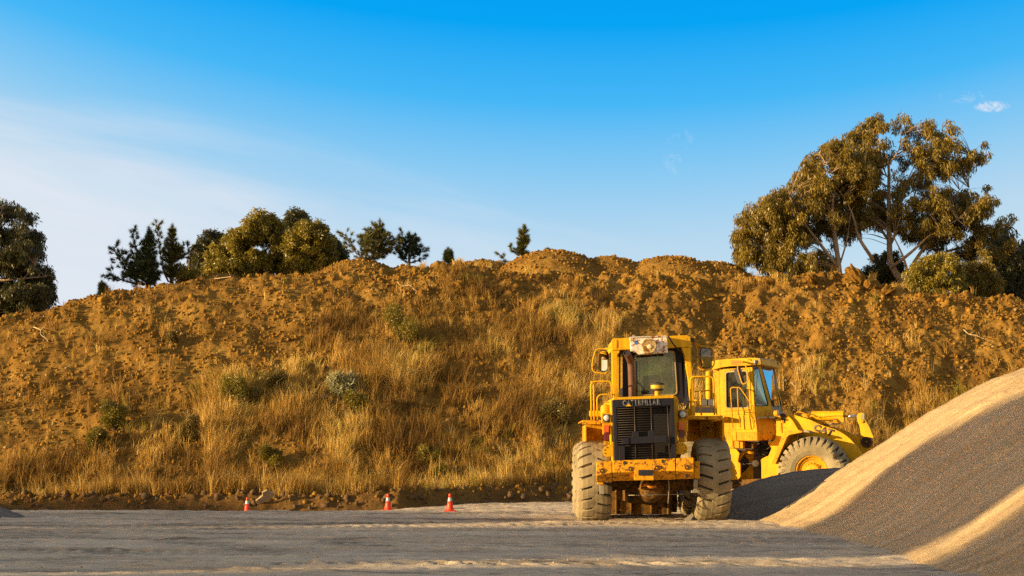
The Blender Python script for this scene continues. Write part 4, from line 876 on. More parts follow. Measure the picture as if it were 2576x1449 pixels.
# ------------------------------------------------------------------ wheels
def wheel(parent, c, axis, R=1.04, Wd=.80, lug=.38, nl=22, rim_r=.455, phase=0., depth=.055, detail=True):
    """axis points outwards; c is the middle of the tyre"""
    c = Vector(c); A = Vector(axis).normalized(); up = Vector((0, 0, 1)); X = A.cross(up).normalized(); Zv = up
    w = bpy.data.objects.new('wheel', None); COL.objects.link(w); w.parent = parent; w.location = c - parent_world(parent)
    s = Wd / .80; k = R / 1.04
    prof = [(-.27, .455), (-.33, .50), (-.385, .62), (-.40, .76), (-.385, .88), (-.33, .935), (-.2, .960), (0, .965), (.2, .960), (.33, .935), (.385, .88), (.40, .76), (.385, .62), (.33, .50), (.27, .455)]
    mb = MB()
    def pt(a, ww, r): return c + A * (ww * s) + (X * math.cos(a) + Zv * math.sin(a)) * (r * k)
    n = 96; vs = [pt(2 * math.pi * i / n, ww, r) for ww, r in prof for i in range(n)]; m = len(prof)
    mb.add(vs, [(j * n + i, j * n + (i + 1) % n, (j + 1) * n + (i + 1) % n, (j + 1) * n + i) for j in range(m - 1) for i in range(n)])
    pitch = 2 * math.pi / nl
    # across the tread: (w, r, half width, slant), each lug is a bowed block that wraps over the shoulder
    sec = [(-.07, .975, .26, -.12), (.04, .978, lug, .0), (.17, .974, lug + .01, .14), (.28, .950, lug, .28), (.35, .915, lug - .02, .36), (.392, .86, lug - .07, .40), (.400, .79, lug - .13, .42)]
    top = [(-.07, 1.035), (.04, 1.042), (.18, 1.040), (.30, 1.020), (.385, .965), (.425, .88), (.410, .79)]
    for side in (-1, 1):
        for i in range(nl):
            a0 = phase + (i + (.5 if side > 0 else 0)) * pitch; vb = []; jit = random.uniform(-.012, .012)
            for (ww, r, hw, sl), (tw, tr) in zip(sec, top):
                for q in (-1, -.33, .33, 1): vb.append(pt(a0 + (q * (hw + jit) + sl) * pitch, side * ww, r - .02))
                for q in (-.93, -.33, .33, .93): vb.append(pt(a0 + (q * (hw + jit) + sl) * pitch, side * tw, tr))
            fs = []; M = len(sec)
            for j in range(M - 1):
                b0, b1 = j * 8, (j + 1) * 8
                for q in range(3): fs.append((b0 + 4 + q, b0 + 5 + q, b1 + 5 + q, b1 + 4 + q))
                fs.append((b0, b0 + 4, b1 + 4, b1)); fs.append((b0 + 3, b1 + 3, b1 + 7, b0 + 7))
            for b0 in (0, (M - 1) * 8): fs += [(b0 + q, b0 + q + 1, b0 + q + 5, b0 + q + 4) for q in range(3)]
            mb.add(vb, fs)
    ty = mb.build('tyre', m_tyre, w, .010); ty.data.materials.append(m_groove)
    for p in ty.data.polygons[4 * n:9 * n]: p.material_index = 1
    rk = rim_r * k
    mb = MB(); o = c + A * (.27 * s)
    mb.lathe(o, A, [(-.06, rk + .02), (.03, rk + .025), (.045, rk + .005), (.03, rk - .02), (-.02, rk - .035), (-.03, rk - .09), (-.10, rk - .12), (-.16, rk - .15), (-.17, rk * .50), (-.17, .02)], 48); mb.build('rim', m_yelw, w, .006, True)
    if detail:
        mb = MB(); mb.lathe(o, A, [(-.18, rk * .60), (-.05, rk * .58), (-.02, rk * .50), (.02, rk * .46), (.03, rk * .30), (.04, .02)], 40)
        for i in range(18):
            a = i * 2 * math.pi / 18; q = o + (X * math.cos(a) + Zv * math.sin(a)) * rk * .53; mb.lathe(q, A, [(-.03, .018), (.012, .018), (.02, .010)], 6)
        mb.build('hub', m_yel, w, .003, True)
    return w

# ------------------------------------------------------------------ nearer loader, seen from behind
L1 = root('wheel_loader', (3.55, 37.5, 0), 'yellow wheel loader seen from behind with dark radiator grille, exhaust pipe and rusty bumper', 'wheel loader')
def quad(k, a, b_, c, d, D): return [Z(k, *a, D), Z(k, *b_, D), Z(k, *c, D), Z(k, *d, D)]
def zbox(name, k, x0, y0, x1, y1, D, dep, mat, parent=L1, bev=.012, rad=0, slope=0., label=None):
    pts = [Z(k, x0, y0, D), Z(k, x1, y0 - slope * (x1 - x0), D), Z(k, x1, y1 - slope * (x1 - x0), D), Z(k, x0, y1, D)]
    if rad: pts = rounded(pts, rad)
    return MB().prism(pts, (0, dep, 0)).build(name, mat, parent, bev, label=label)
def poly(name, k, pts, D, dep, mat, parent=L1, bev=.012, rad=0, label=None):
    q = [Z(*(p if isinstance(p[0], str) else (k, *p)), D) for p in pts]
    if rad: q = rounded(q, rad)
    return MB().prism(q, (0, dep, 0)).build(name, mat, parent, bev, label=label)
SL = .034   # the machine leans a little to its left
for cx, cz, ph in ((2.04, 1.0, .1), (4.99, 1.06, .17)): wheel(L1, (cx, 37.5, cz), (1 if cx > 3.5 else -1, 0, 0), phase=ph, lug=.42)
for cx, cz, ph in ((2.12, 1.0, .2), (5.10, 1.03, .05)): wheel(L1, (cx, 41.4, cz), (1 if cx > 3.5 else -1, 0, 0), phase=ph, detail=False)
# bumper / counterweight in three castings
def bar(name, xl, yl, xr, yr_, mat, Ds=(35.58, 35.5, 35.88, 36.3, 36.3)):
    a = [Z('B', xl, y, D) for y, D in zip(yl, Ds)]; b_ = [Z('B', xr, y, D) for y, D in zip(yr_, Ds)]; n = len(a)
    mb = MB(); mb.add(a + b_, [tuple(range(n)), tuple(range(2 * n - 1, n - 1, -1))] + [(i, (i + 1) % n, n + (i + 1) % n, n + i) for i in range(n)])
    return mb.build(name, mat, L1, .018)
bp = [bar('bumper', 437, (472, 655, 735, 735, 472), 638, (462, 615, 728, 728, 462), m_yelr),
      bar('bumper', 645, (460, 612, 722, 722, 460), 1458, (428, 590, 703, 703, 428), m_yelr),
      bar('bumper', 1465, (428, 592, 700, 700, 428), 1692, (418, 600, 690, 690, 418), m_yelr)]
for i, (x, y, j) in enumerate(((510, 590, 0), (875, 566, 1), (1218, 551, 1), (1603, 546, 2), (1603, 650, 2))):
    q = Z('B', x, y, 35.50 if y < 640 else 35.66); mb = MB(); mb.lathe(q + Vector((0, .03, 0)), (0, -1, 0), [(-.02, .062), (.035, .060), (.045, .052), (.045, .038), (.0, .032), (0, .001)], 20, caps=False); mb.build('bolt_hole', m_rust, bp[j], .004)
    mb = MB(); mb.lathe(q + Vector((0, .0, 0)), (0, -1, 0), [(.0, .022), (.022, .020)], 6); mb.build('bolt', m_dk if y > 640 else m_yelw, bp[j], .003)
zbox('tow_recess', 'B', 932, 555, 1180, 712, 35.47, .3, m_yelr, bp[1], .01, .02)
zbox('tow_opening', 'B', 978, 578, 1165, 652, 35.455, .2, m_blk, bp[1], .004, .03)
for x, y in ((798, 485), (1290, 465)): zbox('slot', 'B', x - 16, y - 22, x + 16, y + 26, 35.54, .2, m_dk, bp[1], .006, .02)
zbox('side_box', 'B', 1697, 465, 1768, 692, 35.95, .5, m_yelw, L1)
# hood, grille
hood = poly('hood', 'A', [(560, 858), (592, 840), (1282, 811), (1322, 832), (1346, 870), ('B', 1462, 470), ('B', 640, 480)], 36.40, 2.7, m_yel)
MB().prism([Z('A', 590, 843, 36.0), Z('A', 1284, 812, 36.0), Z('A', 1290, 846, 36.0), Z('A', 588, 869, 36.0)], (0, .42, 0)).build('hood_lip', m_yel, hood, .008)
go = [Z('A', 586, 870, 36.0), Z('A', 1291, 847, 36.0), Z('B', 1458, 470, 36.0), Z('B', 676, 480, 36.0)]
gi = [Z('A', 624, 957, 36.0), Z('A', 1254, 930, 36.0), Z('B', 1408, 468, 36.0), Z('B', 722, 478, 36.0)]
gr = ring(MB(), go, gi, (0, .42, 0)).build('grille', m_navy, L1, .006)
gp = bpy.data.objects.new('tmp', None) if False else gr
m_core, nt, b = newmat('radiator_core'); wv = N(nt, 'TexWave'); wv.inputs['Scale'].default_value = 22; nt.links.new(objco(nt), wv.inputs[0]); nt.links.new(ramp(nt, wv.outputs['Fac'], [(.3, g(.003)), (.8, (.014, .012, .010))]), b.inputs['Base Color']); b.inputs['Roughness'].default_value = .8
MB().prism([p + Vector((0, .34, 0)) for p in inset(go, .03)], (0, .010, 0)).build('radiator_core', m_core, gr, 0)
mb = MB()
for i in range(23):
    t = i / 22; yl = 822.6 + 0; a = Z('A', 632, 972, 36.0).lerp(Z('B', 728, 452, 36.0), t); b_ = Z('A', 1248, 944, 36.0).lerp(Z('B', 1404, 436, 36.0), t)
    for q in (a, b_): q.y = 36.0 + random.uniform(-.004, .004)
    mb.tube([a, a.lerp(b_, .5) + Vector((0, 0, random.uniform(-.003, .003))), b_], .0042, 6)
mb.build('grille_bars', m_bar, gr, None, True)
mb = MB()
for (xa, xb) in ((833, 945), (1026, 1160), (1216, 1380)): mb.tube([Z('A', xa, 945, 35.985), Z('B', xb, 455, 35.985)], .010, 6)
mb.build('grille_rods', m_bar, gr, None, True)
poly('guard_plate', 'A', [(690, 1312), (810, 1300), (812, 1236), (888, 1232), (890, 1296), (992, 1290), (994, 1224), (1068, 1221), (1070, 1288), (1206, 1282), (1206, 1360), (690, 1384)], 35.90, .05, m_navy, gr, .008)
poly('guard_tab', 'A', [(690, 1312), (770, 1305), (770, 1380), (690, 1385)], 35.88, .03, m_navy, gr, .006)
zbox('access_panel', 'B', 726, 266, 806, 455, 35.93, .06, m_navy, gr, .008)
textmesh('CATERPILLAR', Z('A', 700, 941, 35.995), (1, 0, SL), (-SL, 0, 1), 70 * .21696 * 36 / F, .006, 'lettering', m_let, gr, bold=.05, fitw=444 * .21696 * 36 / F)
poly('triangle_mark', 'A', [(730, 943), (766, 912), (802, 940)], 35.985, .01, m_yel, gr, 0)
# lamps
def lamp_sq(k, x0, y0, x1, y1, D):
    o = zbox('headlight', k, x0, y0, x1, y1, D, .12, m_blk, L1, .01, .03); c = Z(k, (x0 + x1) / 2, (y0 + y1) / 2, D)
    r = (x1 - x0) * .44 * ZO[k][2] * D / F; mb = MB(); mb.lathe(c, (0, -1, 0), [(-.02, r * 1.02), (.004, r), (.016, r * .8), (.022, r * .35), (.024, .004)], 24); mb.build('lens', m_lens, o, None, True)
zbox('lamp_bracket', 'M', 328, 655, 466, 806, 36.46, .08, m_yel, slope=.0)
lamp_sq('M', 355, 675, 462, 787, 36.34)
zbox('lamp_bracket', 'M', 345, 812, 470, 985, 36.46, .05, m_yel)
for k, a, b_ in (('M', (362, 836, 444, 951), m_or), ('M', (368, 956, 452, 1079), m_rd), ('L', (183, 1206, 258, 1312), m_or), ('L', (188, 1315, 261, 1420), m_rd)):
    o = zbox('tail_lamp', k, *a, 36.34, .10, b_, L1, .008, .01, label='orange lens above the dark one' if b_ is m_or else 'dark red lens below the orange one')
zbox('lamp_foot', 'M', 366, 1080, 458, 1142, 36.38, .06, m_yelw); zbox('lamp_foot', 'B', 1500, 168, 1574, 220, 36.38, .06, m_yelw)
zbox('lamp_bracket', 'L', 174, 1040, 302, 1172, 36.46, .08, m_yel); lamp_sq('L', 188, 1052, 288, 1152, 36.34)
zbox('lamp_bracket', 'L', 180, 1174, 312, 1338, 36.46, .05, m_yel)
for k, c, r0, r1, R_ in (('B', (592, 340), 200, 20, 74), ('B', (1530, 305), 160, -20, 80)):
    cc_ = Z(k, *c, 36.2); rr_ = R_ * ZO[k][2] * 36.2 / F; pts = [cc_ + Vector((math.cos(math.radians(a)) * rr_ * (1 if c[0] > 1000 else -1), 0, math.sin(math.radians(a)) * rr_)) for a in range(-70, 111, 15)] + [cc_ + Vector((-.12 if c[0] > 1000 else .12, 0, .14)), cc_ + Vector((-.12 if c[0] > 1000 else .12, 0, -.13))]
    h = MB().prism(pts, (0, .03, 0)).build('latch_plate', m_yel, L1, .005)
    for a in (-30, 20, 70): MB().lathe(cc_ + Vector((math.cos(math.radians(a)) * rr_ * .7 * (1 if c[0] > 1000 else -1), 0, math.sin(math.radians(a)) * rr_ * .7)), (0, -1, 0), [(0, .014), (.012, .012)], 8).build('bolt', m_dk, h, 0)
# side panels under the lamps, down to the axle
poly('side_panel', 'B', [(600, 255), (668, 250), (682, 455), (640, 455), (650, 380), (610, 300)], 36.5, .9, m_yel)
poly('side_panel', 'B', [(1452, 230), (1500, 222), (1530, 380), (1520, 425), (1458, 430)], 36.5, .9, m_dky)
mb = MB(); c = Z('M', 388, 655, 37.0); mb.lathe(c, (0, 0, 1), [(-.1, .125), (.0, .125), (.13, .122), (.18, .105), (.205, .07), (.21, .01)], 28); can = mb.build('filter_canister', m_yel, L1, .004, True)
zbox('canister_cap', 'M', 384, 480, 460, 494, 36.9, .2, m_yelw, can, .005)
# mudguard platforms
def platform(k, lip, sk, back, side):
    p0 = zbox('fender', k, *lip, 36.95, .05, m_yelw, L1, .01)
    x0, y0, x1, y1 = lip; pts = [Z(k, x0, y0, 36.97), Z(k, x1, y0, 36.97)]; top = [pts[0], pts[1], pts[1] + Vector((0, 2.3, 0)), pts[0] + Vector((0, 2.3, 0))]
    MB().prism([p + Vector((0, .03, -.03)) for p in top], (0, 0, .03)).build('deck', m_yelw, p0, .005)
    MB().prism([Z(k, *q, 38.45) for q in back], (0, .04, 0)).build('splash_panel', m_yelw, p0, .005)
    a = Z(k, sk, y1, 37.0); z1 = Z(k, sk, side, 37.0).z
    MB().prism([Vector((a.x, 37.0, a.z - .01)), Vector((a.x, 38.5, a.z - .01)), Vector((a.x, 38.5, z1)), Vector((a.x, 37.0, z1))], (.03 if sk < 300 else -.03, 0, 0)).build('skirt', m_yelw, p0, .005)
    for fx in (.12, .88):
        q = Z(k, x0 + (x1 - x0) * fx, (y0 + y1) / 2, 36.95); MB().lathe(q, (0, -1, 0), [(-.01, .014), (.003, .013)], 10).build('hole', m_blk, p0, 0)
    return p0
pl = platform('M', (36, 765, 345, 829), 82, [(95, 800), (450, 800), (450, 1120), (95, 1120)], 1085)
pr = platform('L', (306, 1122, 781, 1174), 790, [(300, 1150), (800, 1150), (800, 1470), (300, 1470)], 1460)
MB().prism([Z('L', 478, 1175, 37.6), Z('L', 478, 1175, 38.5), Z('L', 478, 1420, 38.5), Z('L', 478, 1330, 37.6)], (.02, 0, 0)).build('rib', m_yelw, pr, .003)
zbox('rail_plate', 'M', 141, 620, 314, 708, 39.1, .04, m_yel)
# rails
def rail(k, pts, D, r=.021, fil=.12, mat=m_yel, name='handrail', parent=L1):
    return MB().tube([Z(k, *(p[:2]), p[2] if len(p) > 2 else D) for p in pts], r, 10, fillet=fil).build(name, mat, parent, None, True)
rail('M', [(174, 762), (165, 176), (482, 168), (486, 430)], 37.9)
rail('M', [(218, 762, 38.5), (208, 196, 38.5), (172, 178, 37.9)], 38.5)
rail('M', [(268, 762), (258, 374), (470, 370), (640, 392)], 38.7, fil=.16)
rail('L', [(352, 1118), (342, 598), (652, 590), (668, 1112)], 38.0, .024)
rail('L', [(352, 612, 38.0), (512, 608, 39.2), (545, 905, 39.2)], 39, .018)
rail('L', [(398, 797, 38.9), (640, 776, 38.9)], 38.9, .018); rail('L', [(474, 790), (490, 1118)], 38.6, .020)
rail('L', [(676, 830), (700, 1112)], 38.9, .018); rail('L', [(395, 916), (460, 912)], 39.3, .02)
# cab: protective frame, cab body, glazing
rf = poly('roof_frame', 'A', [(568, 182), (588, 156), (1442, 117), (1484, 136), (1491, 252), (573, 293)], 39.3, .16, m_yel)
q = [Z('A', 590, 160, 39.4), Z('A', 1470, 122, 39.4)]; q2 = [p + Vector((0, 2.0, 0)) for p in q]
MB().prism([q[0], q[1], q2[1], q2[0]], (0, 0, -.10)).build('roof_panel', m_yel, rf, .01)
for zz in (0, 1):
    a = Z('A', 575, 200, 39.46) if zz == 0 else Z('A', 1478, 160, 39.46); s_ = .10 if zz == 0 else -.10
    MB().prism([a, a + Vector((0, 1.9, 0)), a + Vector((0, 1.9, -.22)), a + Vector((0, 0, -.22))], (s_, 0, 0)).build('side_beam', m_yel, rf, .01)
zbox('embossed_slot', 'A', 611, 172, 636, 268, 39.285, .03, m_yelw, rf, .006, .05)
poly('roof_post', 'A', [(573, 294), (664, 291), (660, 318), (638, 350), (637, 845), (592, 850), (576, 640)], 39.33, .22, m_yel)
poly('roof_post', 'L', [(222, 198), (340, 200), (372, 600), (412, 1118), (352, 1118), (318, 640), (262, 300)], 39.33, .22, m_yel)
for (a, D) in ((Z('A', 600, 293, 41.2), 41.2), (Z('A', 1440, 262, 41.2), 41.2)): MB().prism([a, a + Vector((.13, 0, 0)), a + Vector((.13, 0, -1.9)), a + Vector((0, 0, -1.9))], (0, .15, 0)).build('roof_post', m_yel, L1, .01)
cab = ring(MB(), [Z('A', 697, 296, 39.62), Z('A', 1372, 262, 39.62), Z('A', 1405, 900, 39.62), Z('A', 700, 850, 39.62)],
           [Z('A', 838, 348, 39.62), Z('A', 1296, 300, 39.62), Z('A', 1328, 800, 39.62), Z('A', 862, 812, 39.62)], (0, .07, 0)).build('cab', m_navy, L1, .01)
wi = rounded([Z('A', 838, 348, 39.60), Z('A', 1296, 300, 39.60), Z('A', 1330, 803, 39.60), Z('A', 860, 813, 39.60)], .1, 4); 
ring(MB(), inset(wi, -.022), inset(wi, .012), (0, .05, 0)).build('window_seal', paint('tan_seal', (.40, .30, .15), rust=.02), cab, .004)
MB().prism([p + Vector((0, .035, 0)) for p in wi], (0, .006, 0)).build('rear_window', m_glass, cab, 0)
# corner panels and side windows
MB().add([Z('A', 1372, 262, 39.63), Z('L', 210, 195, 39.95), Z('L', 330, 900, 40.1), Z('L', 265, 1000, 39.85), Z('A', 1405, 930, 39.63)] + [p + Vector((-.02, .04, 0)) for p in (Z('A', 1372, 262, 39.63), Z('L', 210, 195, 39.95), Z('L', 330, 900, 40.1), Z('L', 265, 1000, 39.85), Z('A', 1405, 930, 39.63))],
         [(0, 1, 2, 3, 4), (9, 8, 7, 6, 5), (0, 5, 6, 1), (1, 6, 7, 2), (2, 7, 8, 3), (3, 8, 9, 4), (4, 9, 5, 0)]).build('corner_panel', paint('brown_grey_paint', (.085, .07, .055), rust=.02), cab, .004)
xr_, zt = Z('A', 1395, 262, 39.7).x, Z('A', 1372, 262, 39.7).z; xl_ = Z('A', 700, 290, 39.7).x; zb = Z('A', 700, 850, 39.7).z; zm = zb + .30
for xx, sgn in ((xl_, 1), (xr_ + .05, -1)):
    mb = MB(); ring(mb, [Vector((xx, 39.7, zt)), Vector((xx, 41.3, zt)), Vector((xx, 41.3, zb)), Vector((xx, 39.7, zb))], [Vector((xx, 39.86, zt - .1)), Vector((xx, 41.18, zt - .1)), Vector((xx, 41.18, zm)), Vector((xx, 39.86, zm))], (sgn * .05, 0, 0)); sd = mb.build('side_frame', m_navy, cab, .006)
    MB().prism([Vector((xx + sgn * .02, 39.86, zt - .1)), Vector((xx + sgn * .02, 41.18, zt - .1)), Vector((xx + sgn * .02, 41.18, zm)), Vector((xx + sgn * .02, 39.86, zm))], (sgn * .006, 0, 0)).build('side_window', m_glass, cab, 0)
ring(MB(), [Vector((xl_ + .06, 41.3, zt)), Vector((xr_ - .01, 41.3, zt)), Vector((xr_ - .01, 41.3, zb)), Vector((xl_ + .06, 41.3, zb))], [Vector((xl_ + .12, 41.3, zt - .14)), Vector((xr_ - .08, 41.3, zt - .14)), Vector((xr_ - .08, 41.3, zb + .12)), Vector((xl_ + .12, 41.3, zb + .12))], (0, .06, 0)).build('front_frame', m_navy, cab, .006)
MB().prism([Vector((xl_ + .12, 41.33, zt - .14)), Vector((xr_ - .08, 41.33, zt - .14)), Vector((xr_ - .08, 41.33, zb + .12)), Vector((xl_ + .12, 41.33, zb + .12))], (0, .006, 0)).build('front_window', m_glass, cab, 0)
MB().box(((xl_ + xr_) / 2, 40.5, zb - .03), (xr_ - xl_, 1.55, .05)).build('cab_floor', m_dk, cab, 0)
MB().box(((xl_ + xr_) / 2 - .0, 40.5, zb - .45), (1.1, 1.5, .78)).build('cab_base', m_dky, cab, .02)
st = MB().prism(rounded([Z('A', 938, 585, 40.3), Z('A', 1128, 575, 40.3), Z('A', 1150, 700, 40.3), Z('A', 1150, 830, 40.3), Z('A', 925, 840, 40.3), Z('A', 930, 700, 40.3)], .08), (0, .14, 0)).build('seat', m_seat, cab, .02)
c = Z('A', 1040, 800, 40.6); MB().box(c, (.5, .5, .14)).build('seat_cushion', m_seat, st, .04)
c = Z('A', 1060, 770, 40.95); MB().tube([c + Vector((math.cos(a) * .2, math.sin(a) * .08, math.sin(a) * .18)) for a in [i * math.pi / 12 for i in range(25)]], .014, 6, caps=False).build('steering_wheel', m_blk, cab, None, True)
mb = MB(); [mb.tube([Z('A', x, 760, 40.5), Z('A', x + 35, 600, 40.7)], .009, 5) for x in (1215, 1232, 1248)]; mb.build('levers', m_blk, cab, None)
mb = MB(); [mb.tube([Z('K', 1120, 1040 + i * 28, 39.55), Z('K', 1390, 1330, 39.55)], .006, 5) for i in range(2)]; mb.tube([Z('K', 1180, 600, 39.56), Z('K', 1200, 1320, 39.56)], .004, 4); mb.tube([Z('K', 1872, 590, 39.56), Z('K', 1905, 1225, 39.56)], .004, 4); mb.build('wiper', m_blk, cab, None)
# white cooling unit on the roof
ac = poly('cooling_unit', 'K', [(972, 98), (1742, 72), (1768, 150), (1782, 432), (1600, 440), (1380, 462), (1180, 470), (1120, 420), (1010, 392), (990, 380)], 38.98, .30, m_white, L1, .012)
MB().prism([Z('K', 968, 92, 38.94), Z('K', 1748, 66, 38.94), Z('K', 1748, 88, 38.94), Z('K', 968, 114, 38.94)], (0, .36, 0)).build('unit_lid', m_white, ac, .008)
c = Z('K', 1362, 296, 38.96); s_ = .11717 * 38.96 / F
mb = MB(); mb.lathe(c, (0, -1, 0), [(0, 160 * s_), (.13, 158 * s_), (.15, 152 * s_), (.15, 128 * s_), (.13, 122 * s_), (.15, 112 * s_), (.13, 100 * s_), (.15, 88 * s_), (.13, 76 * s_), (.15, 62 * s_), (.14, .004)], 40)
fan = mb.build('fan_cover', paint('rusty_cream', (.55, .42, .20), rust=.2, rustcol=(.25, .12, .03), rough=.5), ac, .003, True)
MB().lathe(c + Vector((.01, -.14, -.02)), (0, -1, 0), [(0, 50 * s_), (.022, 48 * s_), (.026, 36 * s_), (.028, .003)], 24).build('fan_hub', m_cream, fan, .002, True)
MB().lathe(Z('K', 1094, 226, 38.975), (0, -1, 0), [(0, 36 * s_), (.004, 35 * s_)], 24).build('round_sticker', m_blue, ac, 0)
textmesh('EAGLE', Z('K', 1030, 199, 38.975), (1, 0, .03), (-.03, 0, 1), 24 * s_, .003, 'lettering', m_blk, ac, bold=.02, fitw=108 * s_)
mb = MB(); mb.tube([Z('K', 1062, 238, 38.968), Z('K', 1090, 218, 38.968), Z('K', 1104, 232, 38.968), Z('K', 1126, 208, 38.968)], .003, 5); mb.build('sticker_wave', m_lens, ac, None)
zbox('hinge', 'K', 1015, 48, 1075, 92, 39.1, .05, m_silv, ac, .006)
# exhaust, precleaner
mb = MB(); R_ = 74 * .11717 * 38.1 / F
pth = [Z('K', 1010, 1400, 38.2), Z('K', 1000, 1000, 38.2), Z('K', 985, 640, 38.2), Z('K', 900, 440, 37.86)]
ex = mb.tube(pth, R_, 20, fillet=.10, caps=False).build('exhaust_stack', m_rust, L1, None, True)
d = (pth[3] - pth[2]).normalized(); MB().lathe(pth[3] - d * .03, d, [(0, R_ * .97), (.004, R_ * .97)], 20).build('exhaust_bore', m_blk, ex, 0)
MB().lathe(pth[3] - d * .05, d, [(0, R_ * .99), (0, R_ * 1.06), (.052, R_ * 1.06), (.052, R_ * .99)], 20, caps=False).build('exhaust_lip', m_rust, ex, None, True)
mb = MB(); mb.tube([Z('K', 1085, 1390, 38.5), Z('K', 1075, 620, 38.5)], .06, 14); mb.build('stack_shade_tube', m_dk, ex, None, True)  # dark tube stands for the shaded side of the stack
s_ = .11717 * 37.6 / F; c = Z('K', 1556, 1350, 37.6)
pc = MB().lathe(c, (0, 0, 1), [(-.02, 60 * s_), (95 * s_, 58 * s_)], 20).build('precleaner', m_yelw, L1, .003, True)
MB().lathe(c, (0, 0, 1), [(95 * s_, 90 * s_), (105 * s_, 118 * s_), (130 * s_, 122 * s_), (140 * s_, 140 * s_)], 28).build('lower_ring', m_dk, pc, .002, True)
MB().lathe(c, (0, 0, 1), [(140 * s_, 145 * s_), (218 * s_, 150 * s_)], 28).build('dust_bowl', m_amb, pc, .002, True)
MB().lathe(c, (0, 0, 1), [(218 * s_, 146 * s_), (240 * s_, 148 * s_), (262 * s_, 130 * s_), (275 * s_, 60 * s_), (290 * s_, 12 * s_), (292 * s_, 2 * s_)], 28).build('lid', m_dk, pc, .002, True)
MB().tube([Z('L', 175, 888, 36.9), Z('L', 235, 890, 36.9)], .03, 10).build('filler_pipe', m_rust, L1, None, True)
# mirrors
fr = rail('K', [(575, 285, 39.6), (470, 360), (330, 345), (225, 372), (165, 600), (152, 770), (185, 850), (420, 890), (480, 862)], 39.85, .019, .08, name='mirror_arm')
mk = [(312, 395), (400, 380), (500, 415), (518, 500), (492, 800), (440, 850), (330, 835), (280, 770), (292, 600)]
mo = [Z('K', x, y, 39.80 + (x - 280) * .0006) for x, y in mk]; MB().prism(rounded(mo, .03, 3), (0, .05, 0)).build('mirror_housing', m_dk, fr, .01)
MB().prism([p + Vector((0, -.012, 0)) for p in rounded(inset(mo, .028), .03, 3)], (0, .008, 0)).build('mirror_glass', m_mir, fr, 0)
rail('K', [(520, 460, 39.85), (560, 400, 39.6), (575, 390, 39.5)], 39.8, .014, .03, name='mirror_stay', parent=fr)
fr = rail('L', [(362, 100, 39.5), (400, 125), (440, 170), (500, 188), (592, 184), (645, 220), (668, 420), (625, 488), (495, 507), (448, 470), (434, 380), (440, 230), (400, 135)], 39.75, .019, .06, mat=m_yelw, name='mirror_arm')
mo = [Z('L', x, y, 39.66 - (x - 480) * .0003 + (y - 200) * .0006) for x, y in [(490, 206), (600, 203), (628, 235), (634, 450), (600, 486), (520, 487), (488, 462), (474, 240)]]
MB().prism(rounded(mo, .03, 3), (0, .05, 0)).build('mirror_housing', m_blk, fr, .01)
MB().prism([p + Vector((0, -.012, 0)) for p in rounded(inset(mo, .028), .03, 3)], (0, .008, 0)).build('mirror_glass', m_mir, fr, 0)
zbox('hinge_block', 'L', 345, 72, 400, 130, 39.4, .15, m_dk, fr, .01); zbox('bracket', 'L', 470, 360, 500, 500, 39.82, .03, m_orp, fr, .004)
mb = MB()
for dx in (0, 10): mb.tube([Z('L', 38 + dx, 48, 38.9), Z('L', 70 + dx, 100, 38.95), Z('L', 120 + dx, 180, 39.1), Z('L', 200 + dx, 250, 39.35), Z('L', 262 + dx, 335, 39.6), Z('L', 285 + dx, 520, 39.75), Z('L', 318, 880, 39.9)], .013, 6, fillet=.12, caps=False)
mb.tube([Z('L', 318, 870, 39.5), Z('L', 320, 940, 39.4), Z('L', 290, 1020, 39.2), Z('L', 270, 1045, 39.1)], .03, 8, fillet=.1); mb.build('hose', m_hose, L1, None, True)
# below the bumper
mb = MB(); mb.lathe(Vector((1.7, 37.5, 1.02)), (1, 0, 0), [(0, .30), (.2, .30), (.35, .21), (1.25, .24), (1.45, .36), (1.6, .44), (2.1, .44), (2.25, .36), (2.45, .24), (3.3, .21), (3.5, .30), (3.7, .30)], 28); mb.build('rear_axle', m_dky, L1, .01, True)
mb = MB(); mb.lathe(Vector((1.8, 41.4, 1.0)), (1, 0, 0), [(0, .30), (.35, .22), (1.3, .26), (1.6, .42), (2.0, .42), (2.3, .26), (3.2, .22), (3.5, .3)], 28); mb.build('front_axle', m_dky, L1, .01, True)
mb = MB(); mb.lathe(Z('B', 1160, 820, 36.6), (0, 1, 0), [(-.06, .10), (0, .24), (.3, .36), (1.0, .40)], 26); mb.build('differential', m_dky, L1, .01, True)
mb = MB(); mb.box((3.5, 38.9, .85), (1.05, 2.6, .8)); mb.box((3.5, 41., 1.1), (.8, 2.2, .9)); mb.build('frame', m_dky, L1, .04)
mb = MB(); mb.box((3.5, 36.7, 1.35), (1.2, .9, .5)); mb.build('engine_sump', m_dk, L1, .04)
mb = MB(); mb.box((3.45, 40.2, .40), (1.7, .10, .62)); [mb.box((x, 40.1, .42), (.06, .1, .66)) for x in (2.8, 3.2, 3.75, 4.2)]; mb.build('belly_guard', m_dky, L1, .02)
mb = MB(); pts = [(42.0, .75), (42.5, .85), (42.7, .45), (42.7, .1), (42.0, .08), (41.9, .4)]; mb.prism([Vector((2.65, a, b_)) for a, b_ in pts], (2.0, 0, 0)); mb.build('bucket', m_dky, L1, .02)
for x0, x1, y0, y1 in ((728, 748, 835, 960), (752, 776, 835, 1105), (806, 850, 838, 905), (808, 824, 838, 1150)): zbox('ladder_post', 'B', x0, y0, x1, y1, 38.3, .06, m_yelw)
zbox('ladder_step', 'B', 752, 1092, 800, 1110, 38.3, .3, m_yelw); zbox('support_strut', 'B', 478, 738, 540, 892, 35.95, .03, m_silv, slope=-.02); zbox('strut_head', 'B', 448, 738, 528, 768, 35.9, .1, m_yelw)
